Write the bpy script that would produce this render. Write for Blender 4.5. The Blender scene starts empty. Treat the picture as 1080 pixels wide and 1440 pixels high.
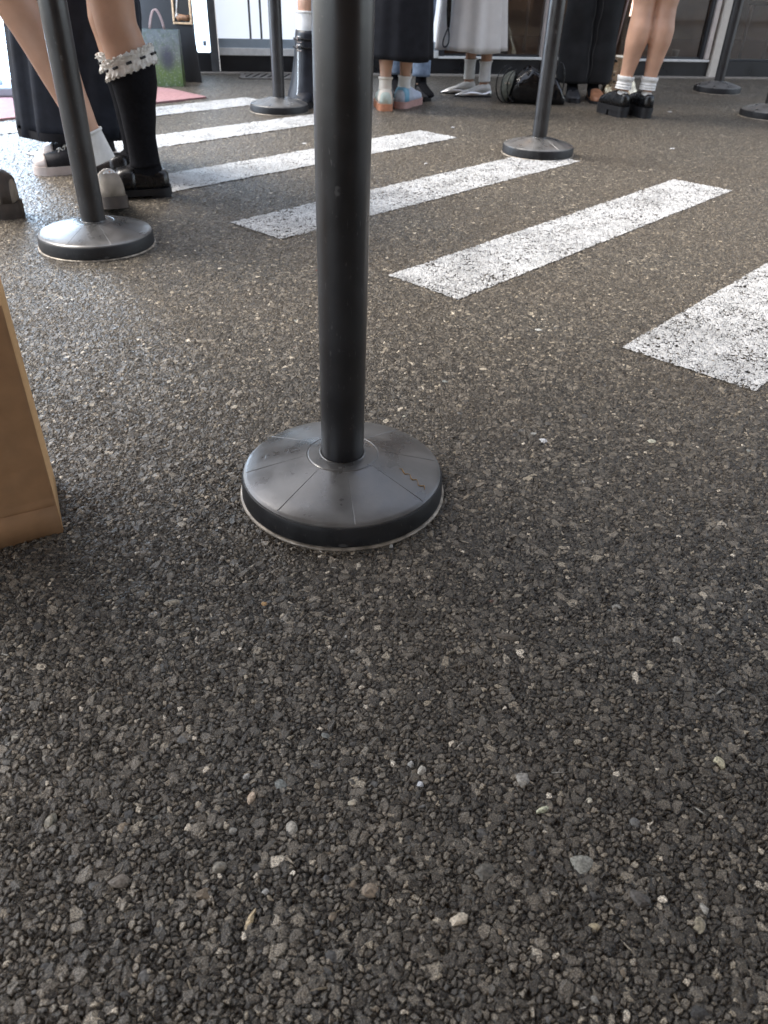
import bpy, bmesh, math, random
import numpy as np
from mathutils import Vector, Matrix, noise
random.seed(7)
C = bpy.context.scene.collection
scene = bpy.context.scene
R = math.radians
PI = math.pi

# ------------------------------------------------------------------ materials
def mat(name, col=(.5, .5, .5), rough=.5, metal=0.0, spec=.5, var=0.0, vscale=20, bump=0.0, bscale=60, sss=0.0,
        emit=None, estr=0, coat=0.0, rvar=0.0, bdist=.002, stretch=None, col2=None):
    m = bpy.data.materials.new(name); m.use_nodes = True
    nt = m.node_tree; N = nt.nodes; L = nt.links
    b = N['Principled BSDF']
    b.inputs['Base Color'].default_value = (*col, 1); b.inputs['Roughness'].default_value = rough
    b.inputs['Metallic'].default_value = metal; b.inputs['Specular IOR Level'].default_value = spec
    b.inputs['Coat Weight'].default_value = coat
    if sss:
        b.inputs['Subsurface Weight'].default_value = sss
        b.inputs['Subsurface Radius'].default_value = (.012, .005, .003); b.inputs['Subsurface Scale'].default_value = 1
    if emit:
        b.inputs['Emission Color'].default_value = (*emit, 1); b.inputs['Emission Strength'].default_value = estr
    tc = N.new('ShaderNodeTexCoord'); mp = N.new('ShaderNodeMapping')
    L.new(tc.outputs['Object'], mp.inputs['Vector'])
    if stretch: mp.inputs['Scale'].default_value = stretch
    if var or col2:
        n = N.new('ShaderNodeTexNoise'); n.inputs['Scale'].default_value = vscale; n.inputs['Detail'].default_value = 6
        L.new(mp.outputs[0], n.inputs['Vector'])
        mx = N.new('ShaderNodeMix'); mx.data_type = 'RGBA'
        c2 = col2 if col2 else tuple(min(1, c * (1 + var)) for c in col)
        c1 = col if col2 else tuple(c * (1 - var) for c in col)
        mx.inputs['A'].default_value = (*c1, 1); mx.inputs['B'].default_value = (*c2, 1)
        rr = N.new('ShaderNodeMapRange'); rr.inputs['From Min'].default_value = .3; rr.inputs['From Max'].default_value = .7
        L.new(n.outputs['Fac'], rr.inputs['Value']); L.new(rr.outputs[0], mx.inputs['Factor'])
        L.new(mx.outputs['Result'], b.inputs['Base Color'])
        if rvar:
            r2 = N.new('ShaderNodeMapRange'); r2.inputs['From Min'].default_value = .3; r2.inputs['From Max'].default_value = .7
            r2.inputs['To Min'].default_value = max(.02, rough - rvar); r2.inputs['To Max'].default_value = min(1, rough + rvar)
            L.new(n.outputs['Fac'], r2.inputs['Value']); L.new(r2.outputs[0], b.inputs['Roughness'])
    if bump:
        n2 = N.new('ShaderNodeTexNoise'); n2.inputs['Scale'].default_value = bscale; n2.inputs['Detail'].default_value = 5
        L.new(mp.outputs[0], n2.inputs['Vector'])
        bp = N.new('ShaderNodeBump'); bp.inputs['Strength'].default_value = bump; bp.inputs['Distance'].default_value = bdist
        L.new(n2.outputs['Fac'], bp.inputs['Height']); L.new(bp.outputs[0], b.inputs['Normal'])
    return m

class NT:
    """tiny node-graph helper"""
    def __init__(s, m): s.t = m.node_tree; s.N = s.t.nodes; s.L = s.t.links
    def put(s, v, sock):
        if hasattr(v, 'is_linked') or hasattr(v, 'links'): s.L.new(v, sock)
        else: sock.default_value = v
    def math(s, op, a, b=None, c=None, clamp=False):
        n = s.N.new('ShaderNodeMath'); n.operation = op; n.use_clamp = clamp
        for i, v in enumerate((a, b, c)):
            if v is not None: s.put(v, n.inputs[i])
        return n.outputs[0]
    def vmath(s, op, a, b=None, scale=None):
        n = s.N.new('ShaderNodeVectorMath'); n.operation = op
        s.put(a, n.inputs[0])
        if b is not None: s.put(b, n.inputs[1])
        if scale is not None: s.put(scale, n.inputs['Scale'])
        return n
    def noise(s, vec, scale, detail=3, dim='3D'):
        n = s.N.new('ShaderNodeTexNoise'); n.noise_dimensions = dim; n.inputs['Scale'].default_value = scale; n.inputs['Detail'].default_value = detail
        s.L.new(vec, n.inputs['Vector']); return n
    def voro(s, vec, scale, feat='F1', rnd=1.0):
        n = s.N.new('ShaderNodeTexVoronoi'); n.voronoi_dimensions = '2D'; n.feature = feat
        n.inputs['Scale'].default_value = scale; n.inputs['Randomness'].default_value = rnd
        s.L.new(vec, n.inputs['Vector']); return n
    def ramp(s, fac, stops, interp='LINEAR'):
        n = s.N.new('ShaderNodeValToRGB'); n.color_ramp.interpolation = interp
        e = n.color_ramp.elements
        while len(e) < len(stops): e.new(.5)
        for el, (p, c) in zip(e, stops): el.position = p; el.color = (*c, 1)
        s.L.new(fac, n.inputs[0]); return n.outputs['Color']
    def mix(s, fac, a, b):
        n = s.N.new('ShaderNodeMix'); n.data_type = 'RGBA'
        s.put(fac, n.inputs['Factor'])
        for v, k in ((a, 'A'), (b, 'B')):
            if isinstance(v, tuple): n.inputs[k].default_value = (*v, 1)
            else: s.L.new(v, n.inputs[k])
        return n.outputs['Result']
    def sep(s, col):
        n = s.N.new('ShaderNodeSeparateColor'); s.L.new(col, n.inputs[0]); return n.outputs
    def maprange(s, v, a, b, c=0, d=1, smooth=False):
        n = s.N.new('ShaderNodeMapRange'); n.inputs[1].default_value = a; n.inputs[2].default_value = b
        n.inputs[3].default_value = c; n.inputs[4].default_value = d
        if smooth: n.interpolation_type = 'SMOOTHSTEP'
        s.L.new(v, n.inputs[0]); return n.outputs[0]

def chip_layer(g, vec, scale, amp, present, seedoff, tiltk=1.6, edge=5.0, hvar=.7):
    """one layer of crushed stone chips: tilted flat tops with steep broken sides; returns height (m) and a random value per chip"""
    v = g.vmath('ADD', vec, (seedoff, seedoff * .37, 0)).outputs[0]
    vo = g.voro(v, scale)
    cr = g.sep(vo.outputs['Color'])
    d = vo.outputs['Distance']
    ed = g.voro(v, scale, 'DISTANCE_TO_EDGE').outputs['Distance']
    dome = g.math('SUBTRACT', 1.0, g.math('POWER', g.math('SUBTRACT', 1.0, g.math('MULTIPLY', ed, edge, clamp=True)), 2.6))
    rel = g.vmath('SUBTRACT', v, vo.outputs['Position'])
    rel = g.vmath('SCALE', rel.outputs[0], scale=scale).outputs[0]
    tilt = g.vmath('SUBTRACT', vo.outputs['Color'], (.5, .5, .5)).outputs[0]
    tl = g.vmath('DOT_PRODUCT', rel, tilt).outputs['Value']
    # a second, random facet cuts one corner off
    t2 = g.vmath('SUBTRACT', g.vmath('FRACTION', g.vmath('SCALE', vo.outputs['Color'], scale=7.31).outputs[0]).outputs[0], (.5, .5, .5)).outputs[0]
    f2 = g.math('ADD', g.math('MULTIPLY', g.vmath('DOT_PRODUCT', rel, t2).outputs['Value'], tiltk * 2.4), .22)
    top = g.math('MINIMUM', g.math('MULTIPLY', tl, tiltk), f2)
    h = g.math('ADD', g.math('MULTIPLY', dome, .6), top)
    h = g.math('ADD', h, g.math('MULTIPLY', cr[0], hvar))
    off = g.math('MULTIPLY', g.math('LESS_THAN', cr[1], 1 - present), -3.0)
    h = g.math('ADD', h, off)
    return g.math('MULTIPLY', h, amp), cr[2], ed

def asphalt_nodes(m):
    g = NT(m)
    geo = g.N.new('ShaderNodeNewGeometry')
    tc = g.N.new('ShaderNodeTexCoord'); P = tc.outputs['Object']
    flat = g.vmath('MULTIPLY', P, (1, 1, 0)).outputs[0]
    w = g.noise(flat, 170, 4)
    warp = g.vmath('SCALE', g.vmath('SUBTRACT', w.outputs['Color'], (.5, .5, .5)).outputs[0], scale=.0062).outputs[0]
    v = g.vmath('ADD', flat, warp).outputs[0]
    hL, cL, dL = chip_layer(g, v, 88, .0040, .40, 0.0, 1.5, 4.8, .45)
    hS, cS, dS = chip_layer(g, v, 165, .0038, .95, 3.1, 1.5, 3.6, .48)
    fine = g.noise(flat, 620, 4)
    dsel = g.math('ADD', g.math('MULTIPLY', dL, g.math('GREATER_THAN', hL, hS)), g.math('MULTIPLY', dS, g.math('LESS_THAN', hL, hS)))
    gap = g.maprange(dsel, .02, .17, 1, 0)
    base = g.math('MULTIPLY', g.math('SUBTRACT', g.noise(flat, 9, 3).outputs['Fac'], .5), .0035)
    big = g.math('GREATER_THAN', hL, hS)
    v3 = g.vmath('ADD', v, g.vmath('SCALE', g.vmath('SUBTRACT', g.noise(flat, 420, 2).outputs['Color'], (.5, .5, .5)).outputs[0], scale=.0022).outputs[0]).outputs[0]
    hT, cT, dT = chip_layer(g, v3, 400, .0015, .8, 7.7, 1.5, 4.0, .6)
    tiny = g.math('GREATER_THAN', hT, g.math('MAXIMUM', hL, hS))
    cS = g.math('ADD', g.math('MULTIPLY', cS, g.math('SUBTRACT', 1.0, tiny)), g.math('MULTIPLY', g.math('MULTIPLY_ADD', cT, .93, .07), tiny))
    h = g.math('MAXIMUM', g.math('MAXIMUM', hL, hS), hT)
    h = g.math('MAXIMUM', h, -.0009)
    height = g.math('ADD', g.math('ADD', h, base), g.math('MULTIPLY', fine.outputs['Fac'], .0011))
    return g, P, flat, h, height, big, cL, cS, fine, gap

def asphalt():
    m = bpy.data.materials.new('asphalt'); m.use_nodes = True
    g, P, flat, h, height, big, cL, cS, fine, gap = asphalt_nodes(m)
    stopsL = [(0, (.026, .0245, .022)), (.5, (.070, .066, .059)), (.82, (.130, .122, .109)), (.94, (.19, .178, .158)), (.982, (.28, .26, .22)), (.994, (.42, .40, .36)), (1, (.50, .48, .44))]
    stopsS = [(0, (.024, .0225, .020)), (.5, (.072, .067, .059)), (.80, (.140, .130, .114)), (.95, (.20, .184, .158)), (.986, (.30, .275, .23)), (.996, (.52, .49, .44)), (1, (.62, .60, .56))]
    col = g.mix(big, g.ramp(cS, stopsS), g.ramp(cL, stopsL))
    # dark dirt in the gaps, deepened for their shade, binder film on the tops, broad mottling
    dust = g.maprange(h, -.0003, .0018)
    col = g.mix(dust, (.008, .007, .0055), col)
    col = g.mix(g.math('MULTIPLY', gap, .88), col, (.008, .007, .0055))  # near-black cracks: bitumen dirt plus crevice shade put into the colour
    mott = g.noise(flat, 2.3, 5)
    col2 = g.mix(g.maprange(mott.outputs['Fac'], .35, .7, 0, .35), col, (.066, .052, .036))
    grain = g.noise(flat, 780, 5)
    col2 = g.mix(g.maprange(grain.outputs['Fac'], .42, .60, 0, 1), g.vmath('SCALE', col2, scale=.62).outputs[0], g.vmath('SCALE', col2, scale=1.9).outputs[0])
    fleck = g.maprange(g.noise(flat, 900, 2).outputs['Fac'], .61, .66, 0, .6)
    col2 = g.mix(fleck, col2, (.30, .27, .22))
    col2 = g.vmath('MULTIPLY', col2, (1.07, .975, .83)).outputs[0]
    b = g.N['Principled BSDF']
    g.L.new(col2, b.inputs['Base Color'])
    ro = g.math('ADD', g.math('MULTIPLY', g.math('FRACT', g.math('MULTIPLY', g.math('ADD', cS, cL), 7.3)), .28), ROUGH_LO)
    g.L.new(ro, b.inputs['Roughness'])
    b.inputs['Specular IOR Level'].default_value = .5
    dn = g.N.new('ShaderNodeDisplacement'); dn.inputs['Midlevel'].default_value = 0; dn.inputs['Scale'].default_value = 1
    g.L.new(height, dn.inputs['Height'])
    g.L.new(dn.outputs[0], g.N['Material Output'].inputs['Displacement'])
    m.displacement_method = 'BOTH'
    return m

def road_paint(name, T, dark=1.0):
    m = bpy.data.materials.new(name); m.use_nodes = True
    g, P, flat, h, height, big, cL, cS, fine, gap = asphalt_nodes(m)
    b = g.N['Principled BSDF']
    d = g.noise(flat, 7, 6)
    d2 = g.noise(flat, 120, 4)
    col = g.mix(g.maprange(d.outputs['Fac'], .3, .7), tuple(q * dark for q in (.40, .397, .388)), tuple(q * dark for q in (.60, .597, .585)))
    col = g.mix(g.maprange(d2.outputs['Fac'], .55, .75, 0, .55), col, (.38, .36, .33))
    g.L.new(col, b.inputs['Base Color']); b.inputs['Roughness'].default_value = .55
    # worn: paint missing low down between the chips and here and there on the tops
    wear = g.math('MULTIPLY', g.math('SUBTRACT', g.noise(flat, 11, 6).outputs['Fac'], .5), .0042)
    wear2 = g.math('MULTIPLY', g.math('SUBTRACT', g.noise(flat, 420, 3).outputs['Fac'], .5), .0016)
    a = g.math('ADD', g.math('ADD', h, wear), wear2)
    at = g.N.new('ShaderNodeAttribute'); at.attribute_name = 'edge'
    rag = g.math('MULTIPLY', g.maprange(at.outputs['Fac'], 0, .007, 1, 0), g.math('MULTIPLY', g.noise(flat, 75, 4).outputs['Fac'], .0016))
    alpha = g.math('GREATER_THAN', a, g.math('ADD', rag, T))
    g.L.new(alpha, b.inputs['Alpha'])
    dn = g.N.new('ShaderNodeDisplacement'); dn.inputs['Midlevel'].default_value = 0; dn.inputs['Scale'].default_value = 1
    g.L.new(height, dn.inputs['Height'])
    g.L.new(dn.outputs[0], g.N['Material Output'].inputs['Displacement'])
    m.displacement_method = 'BOTH'
    return m
ROUGH_LO = .27
PAINT_T = .0011

def plastic(name, col, rough, spec=.5, dust=.8):
    """scuffed black plastic: scratches, smudges, dust"""
    m = bpy.data.materials.new(name); m.use_nodes = True
    g = NT(m); b = g.N['Principled BSDF']
    P = g.N.new('ShaderNodeTexCoord').outputs['Object']
    n1 = g.noise(P, 18, 6); n2 = g.noise(P, 90, 5)
    mp = g.N.new('ShaderNodeMapping'); mp.inputs['Scale'].default_value = (35, 420, 60); mp.inputs['Rotation'].default_value = (0, 0, .7)
    g.L.new(P, mp.inputs[0]); n3 = g.noise(mp.outputs[0], 1, 3)
    mp2 = g.N.new('ShaderNodeMapping'); mp2.inputs['Scale'].default_value = (380, 30, 60); mp2.inputs['Rotation'].default_value = (0, 0, -.3)
    g.L.new(P, mp2.inputs[0]); n4 = g.noise(mp2.outputs[0], 1, 3)
    scr = g.math('MAXIMUM', g.maprange(n3.outputs['Fac'], .66, .72), g.maprange(n4.outputs['Fac'], .68, .73))
    dusty = g.maprange(n1.outputs['Fac'], .38, .62, 0, dust)
    c = g.mix(dusty, col, tuple(x * 1.9 + .014 for x in col))
    c = g.mix(g.math('MULTIPLY', scr, .35), c, (.16, .155, .15))
    sp = g.maprange(n2.outputs['Fac'], .68, .76, 0, .3)
    c = g.mix(sp, c, (.14, .12, .10))
    g.L.new(c, b.inputs['Base Color'])
    r = g.math('ADD', g.maprange(n1.outputs['Fac'], .3, .7, rough - .07, rough + .10), g.math('MULTIPLY', scr, .12))
    g.L.new(r, b.inputs['Roughness']); b.inputs['Specular IOR Level'].default_value = spec
    bp = g.N.new('ShaderNodeBump'); bp.inputs['Strength'].default_value = .25; bp.inputs['Distance'].default_value = .0006
    g.L.new(g.math('ADD', n2.outputs['Fac'], g.math('MULTIPLY', scr, -.5)), bp.inputs['Height']); g.L.new(bp.outputs[0], b.inputs['Normal'])
    return m

M = {}
def MM(k, *a, **kw): M[k] = mat(k, *a, **kw)
MM('skin', (.56, .33, .225), .52, var=.17, vscale=9, bump=.3, bscale=150, bdist=.0008, sss=.18)
MM('skin_tan', (.48, .28, .185), .5, var=.18, vscale=9, bump=.3, bscale=150, bdist=.0008, sss=.18)
MM('lips', (.42, .14, .12), .45)
MM('hair', (.025, .017, .012), .4)
MM('black_knit', (.008, .008, .010), .9, var=.3, vscale=90, bump=.4, bscale=500, bdist=.0008, spec=.15)
MM('white_knit', (.78, .77, .74), .9, var=.08, vscale=40, bump=.5, bscale=300, bdist=.0012, spec=.2)
MM('lace', (.80, .77, .71), .85, var=.10, vscale=120, bump=.8, bscale=260, bdist=.002)
MM('black_leather', (.008, .008, .009), .28, var=.3, vscale=40, bump=.25, bscale=240, bdist=.0006, rvar=.08)
MM('boot_leather', (.012, .0135, .020), .42, var=.4, vscale=25, bump=.3, bscale=90, bdist=.001, rvar=.1)
MM('black_matte', (.012, .012, .014), .6, var=.3, vscale=60, bump=.2, bscale=200, bdist=.0006)
MM('black_patent', (.006, .006, .007), .12, bump=.6, bscale=22, bdist=.006, var=.2)
MM('olive_fabric', (.10, .105, .085), .55, var=.2, vscale=60, bump=.2, bscale=200)
MM('skirt_black', (.014, .017, .026), .75, var=.35, vscale=26, bump=.35, bscale=380, bdist=.0008, spec=.3)
MM('skirt_black_plain', (.010, .010, .013), .8, var=.3, vscale=26, bump=.35, bscale=380, bdist=.0008, spec=.25)
MM('dress_white', (.82, .80, .77), .85, var=.05, vscale=20, bump=.3, bscale=300, bdist=.0008)
MM('top_grey', (.25, .25, .27), .85, var=.2, vscale=30)
MM('top_white', (.7, .69, .67), .85, var=.1, vscale=30)
MM('top_black', (.015, .015, .018), .85, var=.2, vscale=30)
MM('denim', (.22, .29, .40), .85, var=.25, vscale=45, bump=.3, bscale=420, bdist=.0008)
MM('trouser_black', (.013, .013, .014), .8, var=.4, vscale=14, bump=.3, bscale=300, bdist=.001, spec=.3)
MM('seam_thread', (.045, .043, .042), .8)
MM('canvas_black', (.018, .017, .02), .85, var=.3, vscale=100, bump=.4, bscale=600)
MM('rubber_white', (.62, .55, .52), .5, var=.12, vscale=30)
MM('lace_white', (.62, .60, .56), .8)
MM('beige_suede', (.26, .22, .175), .8, var=.15, vscale=40, bump=.3, bscale=200)
MM('brown_sole', (.065, .05, .04), .7, var=.3, vscale=40)
MM('green_pastel', (.50, .56, .49), .6, var=.10, vscale=30, bump=.2)
MM('cream', (.70, .62, .52), .7, var=.08)
MM('blue_pastel', (.50, .56, .66), .6, var=.10, vscale=30, bump=.2)
MM('blue_patch', (.20, .45, .62), .5, var=.1)
MM('orange_sole', (.52, .22, .12), .55, var=.12, vscale=50)
MM('pink_sole', (.46, .28, .25), .55, var=.12, vscale=50)
MM('silver', (.74, .73, .71), .28, metal=1.0, var=.1, bump=.4, bscale=45, bdist=.003)
MM('gold_foil', (.72, .63, .47), .25, metal=.9, var=.25, vscale=18, bump=.7, bscale=18, bdist=.006)
MM('gold_spots', (.10, .07, .045), .4, var=.2)
MM('strap_pink', (.42, .31, .29), .5, var=.1)
MM('brown_leather', (.30, .14, .075), .4, var=.25, vscale=40)
MM('chrome', (.75, .74, .72), .18, metal=1.0)
MM('kraft', (.42, .235, .115), .72, var=.14, vscale=26, bump=.7, bscale=22, bdist=.003, rvar=.05)
MM('kraft_lit', (.62, .37, .17), .7, var=.08, vscale=12, bump=.2, bscale=60)  # brighter copy of kraft: light on the bag side put into the colour
MM('twine', (.45, .28, .14), .8, var=.15)
MM('plinth', (.012, .012, .014), .35, var=.4, vscale=8, rvar=.1)
MM('alu_dark', (.035, .037, .042), .38, metal=.3, var=.2, vscale=20)
MM('alu_mid', (.11, .115, .12), .4, metal=.2, var=.15, vscale=20)
MM('alu_pale', (.50, .44, .41), .35, metal=.4, var=.1, vscale=15)
MM('alu_cream', (.58, .53, .46), .45, var=.08, vscale=10)
MM('sill_white', (.66, .65, .62), .45, var=.12, vscale=25)
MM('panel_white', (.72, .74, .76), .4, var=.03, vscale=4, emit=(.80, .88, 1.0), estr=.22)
MM('band_grey', (.30, .35, .39), .4, var=.06)
MM('seam_dark', (.03, .034, .04), .5)
MM('lit_white', (.80, .84, .9), .35, emit=(.62, .80, 1.0), estr=1.2)
MM('lit_sign', (.80, .84, .9), .35, emit=(.56, .76, 1.0), estr=4.5)  # strong bluish glow stands in for daylight from the street end
MM('grey_plastic', (.33, .37, .42), .4, var=.06)
MM('board_black', (.014, .013, .014), .5, var=.25, vscale=12, bump=.15)
MM('bronze_frame', (.60, .42, .27), .3, metal=.8, var=.35, vscale=90)
MM('picture_dark', (.012, .010, .009), .35)
MM('picture_tan', (.30, .15, .075), .5, var=.5, vscale=40)
MM('picture_pale', (.55, .50, .44), .5, var=.2, vscale=60)
MM('wall_brick', (.24, .155, .10), .8, var=.2, vscale=3, bump=.3, bscale=30)
MM('wall_render', (.64, .61, .57), .8, var=.08, vscale=2, bump=.3, bscale=30)
MM('ceiling', (.46, .34, .23), .8, var=.05, vscale=2)
MM('interior_wall', (.11, .075, .055), .7, var=.6, vscale=2.2)
MM('interior_floor', (.085, .055, .042), .35, var=.3, vscale=5)
MM('concrete', (.22, .195, .165), .8, var=.2, vscale=25, bump=.4, bscale=150)
MM('carpet_pink', (.36, .20, .205), .95, var=.15, vscale=60, bump=.8, bscale=900, bdist=.003)
MM('cast_iron', (.15, .135, .12), .55, metal=.4, var=.3, vscale=40)
MM('drain_dark', (.003, .003, .003), .9)
MM('clear_plastic', (.30, .30, .31), .1)
MM('paper_white', (.66, .65, .62), .6, var=.05)
MM('lamp_warm', (.8, .6, .5), .4, emit=(1.0, .66, .52), estr=1.6)
MM('lamp_fill', (.8, .7, .6), .4, emit=(1.0, .72, .5), estr=9)
MM('chair_wood', (.10, .065, .045), .5, var=.3)
M['asphalt'] = asphalt(); M['road_paint'] = road_paint('road_paint', .0009); M['road_paint_worn'] = road_paint('road_paint_worn', .00135, 1.0)
M['pole_plastic'] = plastic('pole_plastic', (.014, .014, .016), .34, .8, .3)
M['base_plastic'] = plastic('base_plastic', (.058, .056, .053), .29, 1.0)
M['base_rubber'] = plastic('base_rubber', (.007, .007, .008), .5, .4)
MM('worn_edge', (.30, .26, .21), .45, metal=.3, var=.55, vscale=60)
MM('tape_mark', (.36, .20, .05), .6)
def glass_mat():
    m = bpy.data.materials.new('shop_glass'); m.use_nodes = True
    g = NT(m); N = g.N
    tr = N.new('ShaderNodeBsdfTransparent'); tr.inputs[0].default_value = (.82, .82, .82, 1)
    gl = N.new('ShaderNodeBsdfGlossy'); gl.inputs['Roughness'].default_value = .03
    lw = N.new('ShaderNodeFresnel'); lw.inputs['IOR'].default_value = 1.5
    mx = N.new('ShaderNodeMixShader'); g.L.new(g.math('ADD', lw.outputs[0], .03), mx.inputs[0]); g.L.new(tr.outputs[0], mx.inputs[1]); g.L.new(gl.outputs[0], mx.inputs[2])
    g.L.new(mx.outputs[0], N['Material Output'].inputs['Surface'])
    return m
M['glass'] = glass_mat()
def gift_mat():
    m = bpy.data.materials.new('printed_paper'); m.use_nodes = True
    g = NT(m); b = g.N['Principled BSDF']
    P = g.N.new('ShaderNodeTexCoord').outputs['Object']
    sx = g.N.new('ShaderNodeSeparateXYZ'); g.L.new(P, sx.inputs[0])
    n = g.noise(P, 14, 5); n2 = g.noise(P, 45, 4)
    zz = g.math('ADD', sx.outputs['Z'], g.math('MULTIPLY', g.math('SUBTRACT', n.outputs['Fac'], .5), .09))
    c = g.ramp(g.math('MULTIPLY', zz, 3.2), [(0, (.06, .095, .025)), (.22, (.095, .145, .035)), (.42, (.11, .13, .085)), (.6, (.14, .15, .15)), (1, (.14, .175, .19))])
    n3 = g.noise(P, 110, 4)
    c = g.mix(g.maprange(n2.outputs['Fac'], .45, .65, 0, .6), c, (.07, .10, .06))
    c = g.mix(g.maprange(n3.outputs['Fac'], .56, .66, 0, .55), c, (.26, .30, .24))
    # a plain dark, soft-edged bush shape stands in for the printed picture
    dx = g.math('MULTIPLY', g.math('SUBTRACT', sx.outputs['X'], .035), 26)
    dz = g.math('MULTIPLY', g.math('SUBTRACT', sx.outputs['Z'], .145), 17)
    dd = g.math('ADD', g.math('MULTIPLY', dx, dx), g.math('MULTIPLY', dz, dz))
    dd = g.math('ADD', dd, g.math('MULTIPLY', n2.outputs['Fac'], .9))
    c = g.mix(g.maprange(dd, .6, 2.2, .8, 0), c, (.03, .03, .055))
    g.L.new(c, b.inputs['Base Color']); b.inputs['Roughness'].default_value = .35
    return m
M['gift'] = gift_mat()
def lace_holes(m):
    g = NT(m); b = g.N['Principled BSDF']
    P = g.N.new('ShaderNodeTexCoord').outputs['Object']
    vo = g.N.new('ShaderNodeTexVoronoi'); vo.inputs['Scale'].default_value = 330; g.L.new(P, vo.inputs['Vector'])
    g.L.new(g.math('GREATER_THAN', vo.outputs['Distance'], .26), b.inputs['Alpha'])
lace_holes(M['lace'])

# ------------------------------------------------------------------ helpers
def tag(o, label=None, cat=None, group=None, kind=None):
    if label: o['label'] = label
    if cat: o['category'] = cat
    if group: o['group'] = group
    if kind: o['kind'] = kind
    return o
def empty(name, loc, label, cat, group=None, rz=0):
    o = bpy.data.objects.new(name, None); C.objects.link(o); o.location = loc; o.rotation_euler = (0, 0, rz)
    o.empty_display_size = .1
    return tag(o, label, cat, group)
def mk(name, vf, m, parent=None, org=(0, 0, 0), smooth=True, sharp=None):
    v, f = vf
    me = bpy.data.meshes.new(name)
    o3 = Vector(org)
    me.from_pydata([tuple(Vector(p) - o3) for p in v], [], f)
    bm = bmesh.new(); bm.from_mesh(me)
    bmesh.ops.recalc_face_normals(bm, faces=bm.faces); bm.to_mesh(me); bm.free()
    if smooth:
        me.polygons.foreach_set('use_smooth', [True] * len(me.polygons))
    me.materials.append(m)
    o = bpy.data.objects.new(name, me); C.objects.link(o)
    if smooth and sharp:
        me.set_sharp_from_angle(angle=R(sharp))
    if parent: o.parent = parent
    return o
def join(*parts):
    V, F = [], []
    for v, f in parts:
        k = len(V); V += [tuple(p) for p in v]; F += [tuple(i + k for i in q) for q in f]
    return V, F
def loft(rings, close=True, cap=True):
    V = [tuple(p) for r in rings for p in r]; n = len(rings[0]); F = []
    for i in range(len(rings) - 1):
        for j in range(n if close else n - 1):
            a, b = i * n + j, i * n + (j + 1) % n
            F.append((a, b, b + n, a + n))
    if cap and close:
        F.append(tuple(range(n))[::-1]); F.append(tuple((len(rings) - 1) * n + j for j in range(n)))
    return V, F
def ring(c, ax, fwd, rx, ry, n=20, wob=None):
    ax = Vector(ax).normalized(); f = Vector(fwd); f = (f - ax * f.dot(ax))
    if f.length < 1e-4: f = ax.orthogonal()
    f.normalize(); r = f.cross(ax)
    out = []
    for i in range(n):
        t = 2 * PI * i / n; k = 1 + (wob(t) if wob else 0)
        out.append(Vector(c) + r * (rx * k * math.cos(t)) + f * (ry * k * math.sin(t)))
    return out
def tube(pts, rad, n=8, cap=True):
    pts = [Vector(p) for p in pts]; rg = []
    ref = Vector((.13, .31, .94))
    for i, p in enumerate(pts):
        a = pts[max(0, i - 1)]; b = pts[min(len(pts) - 1, i + 1)]
        ax = (b - a).normalized()
        if abs(ax.dot(ref)) > .95: ref = Vector((.9, .2, .1))
        r = rad(i / (len(pts) - 1)) if callable(rad) else rad
        rg.append(ring(p, ax, ref, r, r, n))
    return loft(rg, cap=cap)
def box(x0, x1, y0, y1, z0, z1, bev=0):
    if bev:
        bm = bmesh.new(); bmesh.ops.create_cube(bm, size=1)
        for v in bm.verts: v.co = ((x0 + x1) / 2 + v.co.x * (x1 - x0), (y0 + y1) / 2 + v.co.y * (y1 - y0), (z0 + z1) / 2 + v.co.z * (z1 - z0))
        bmesh.ops.bevel(bm, geom=bm.edges[:], offset=bev, segments=2, affect='EDGES', profile=.5)
        bm.verts.index_update()
        r = [v.co[:] for v in bm.verts], [tuple(v.index for v in f.verts) for f in bm.faces]
        bm.free(); return r
    v = [(x, y, z) for z in (z0, z1) for y in (y0, y1) for x in (x0, x1)]
    return v, [(0, 2, 3, 1), (4, 5, 7, 6), (0, 1, 5, 4), (2, 6, 7, 3), (0, 4, 6, 2), (1, 3, 7, 5)]
def xf(vf, mtx):
    return [tuple(mtx @ Vector(p)) for p in vf[0]], vf[1]
def remesh(o, voxel, sm=3):
    md = o.modifiers.new('r', 'REMESH'); md.mode = 'VOXEL'; md.voxel_size = voxel; md.use_smooth_shade = True
    if sm:
        s = o.modifiers.new('s', 'SMOOTH'); s.iterations = sm; s.factor = .5
    dg = bpy.context.evaluated_depsgraph_get()
    me = bpy.data.meshes.new_from_object(o.evaluated_get(dg)); o.modifiers.clear()
    old = o.data; o.data = me; me.name = o.name
    bpy.data.meshes.remove(old)
    return o
def lerp(a, b, t): return a + (b - a) * t
def interp(tab, x):
    if x <= tab[0][0]: return tab[0][1:]
    for p, q in zip(tab, tab[1:]):
        if x <= q[0]:
            t = (x - p[0]) / (q[0] - p[0]); t = t * t * (3 - 2 * t) * .5 + t * .5
            return tuple(lerp(a, b, t) for a, b in zip(p[1:], q[1:]))
    return tab[-1][1:]

AWN = .3
SHADE_CANOPY = (-2.7, 4.2, -2.19, 1.95)  # extent of the unseen roof, set by the shade it throws
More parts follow.
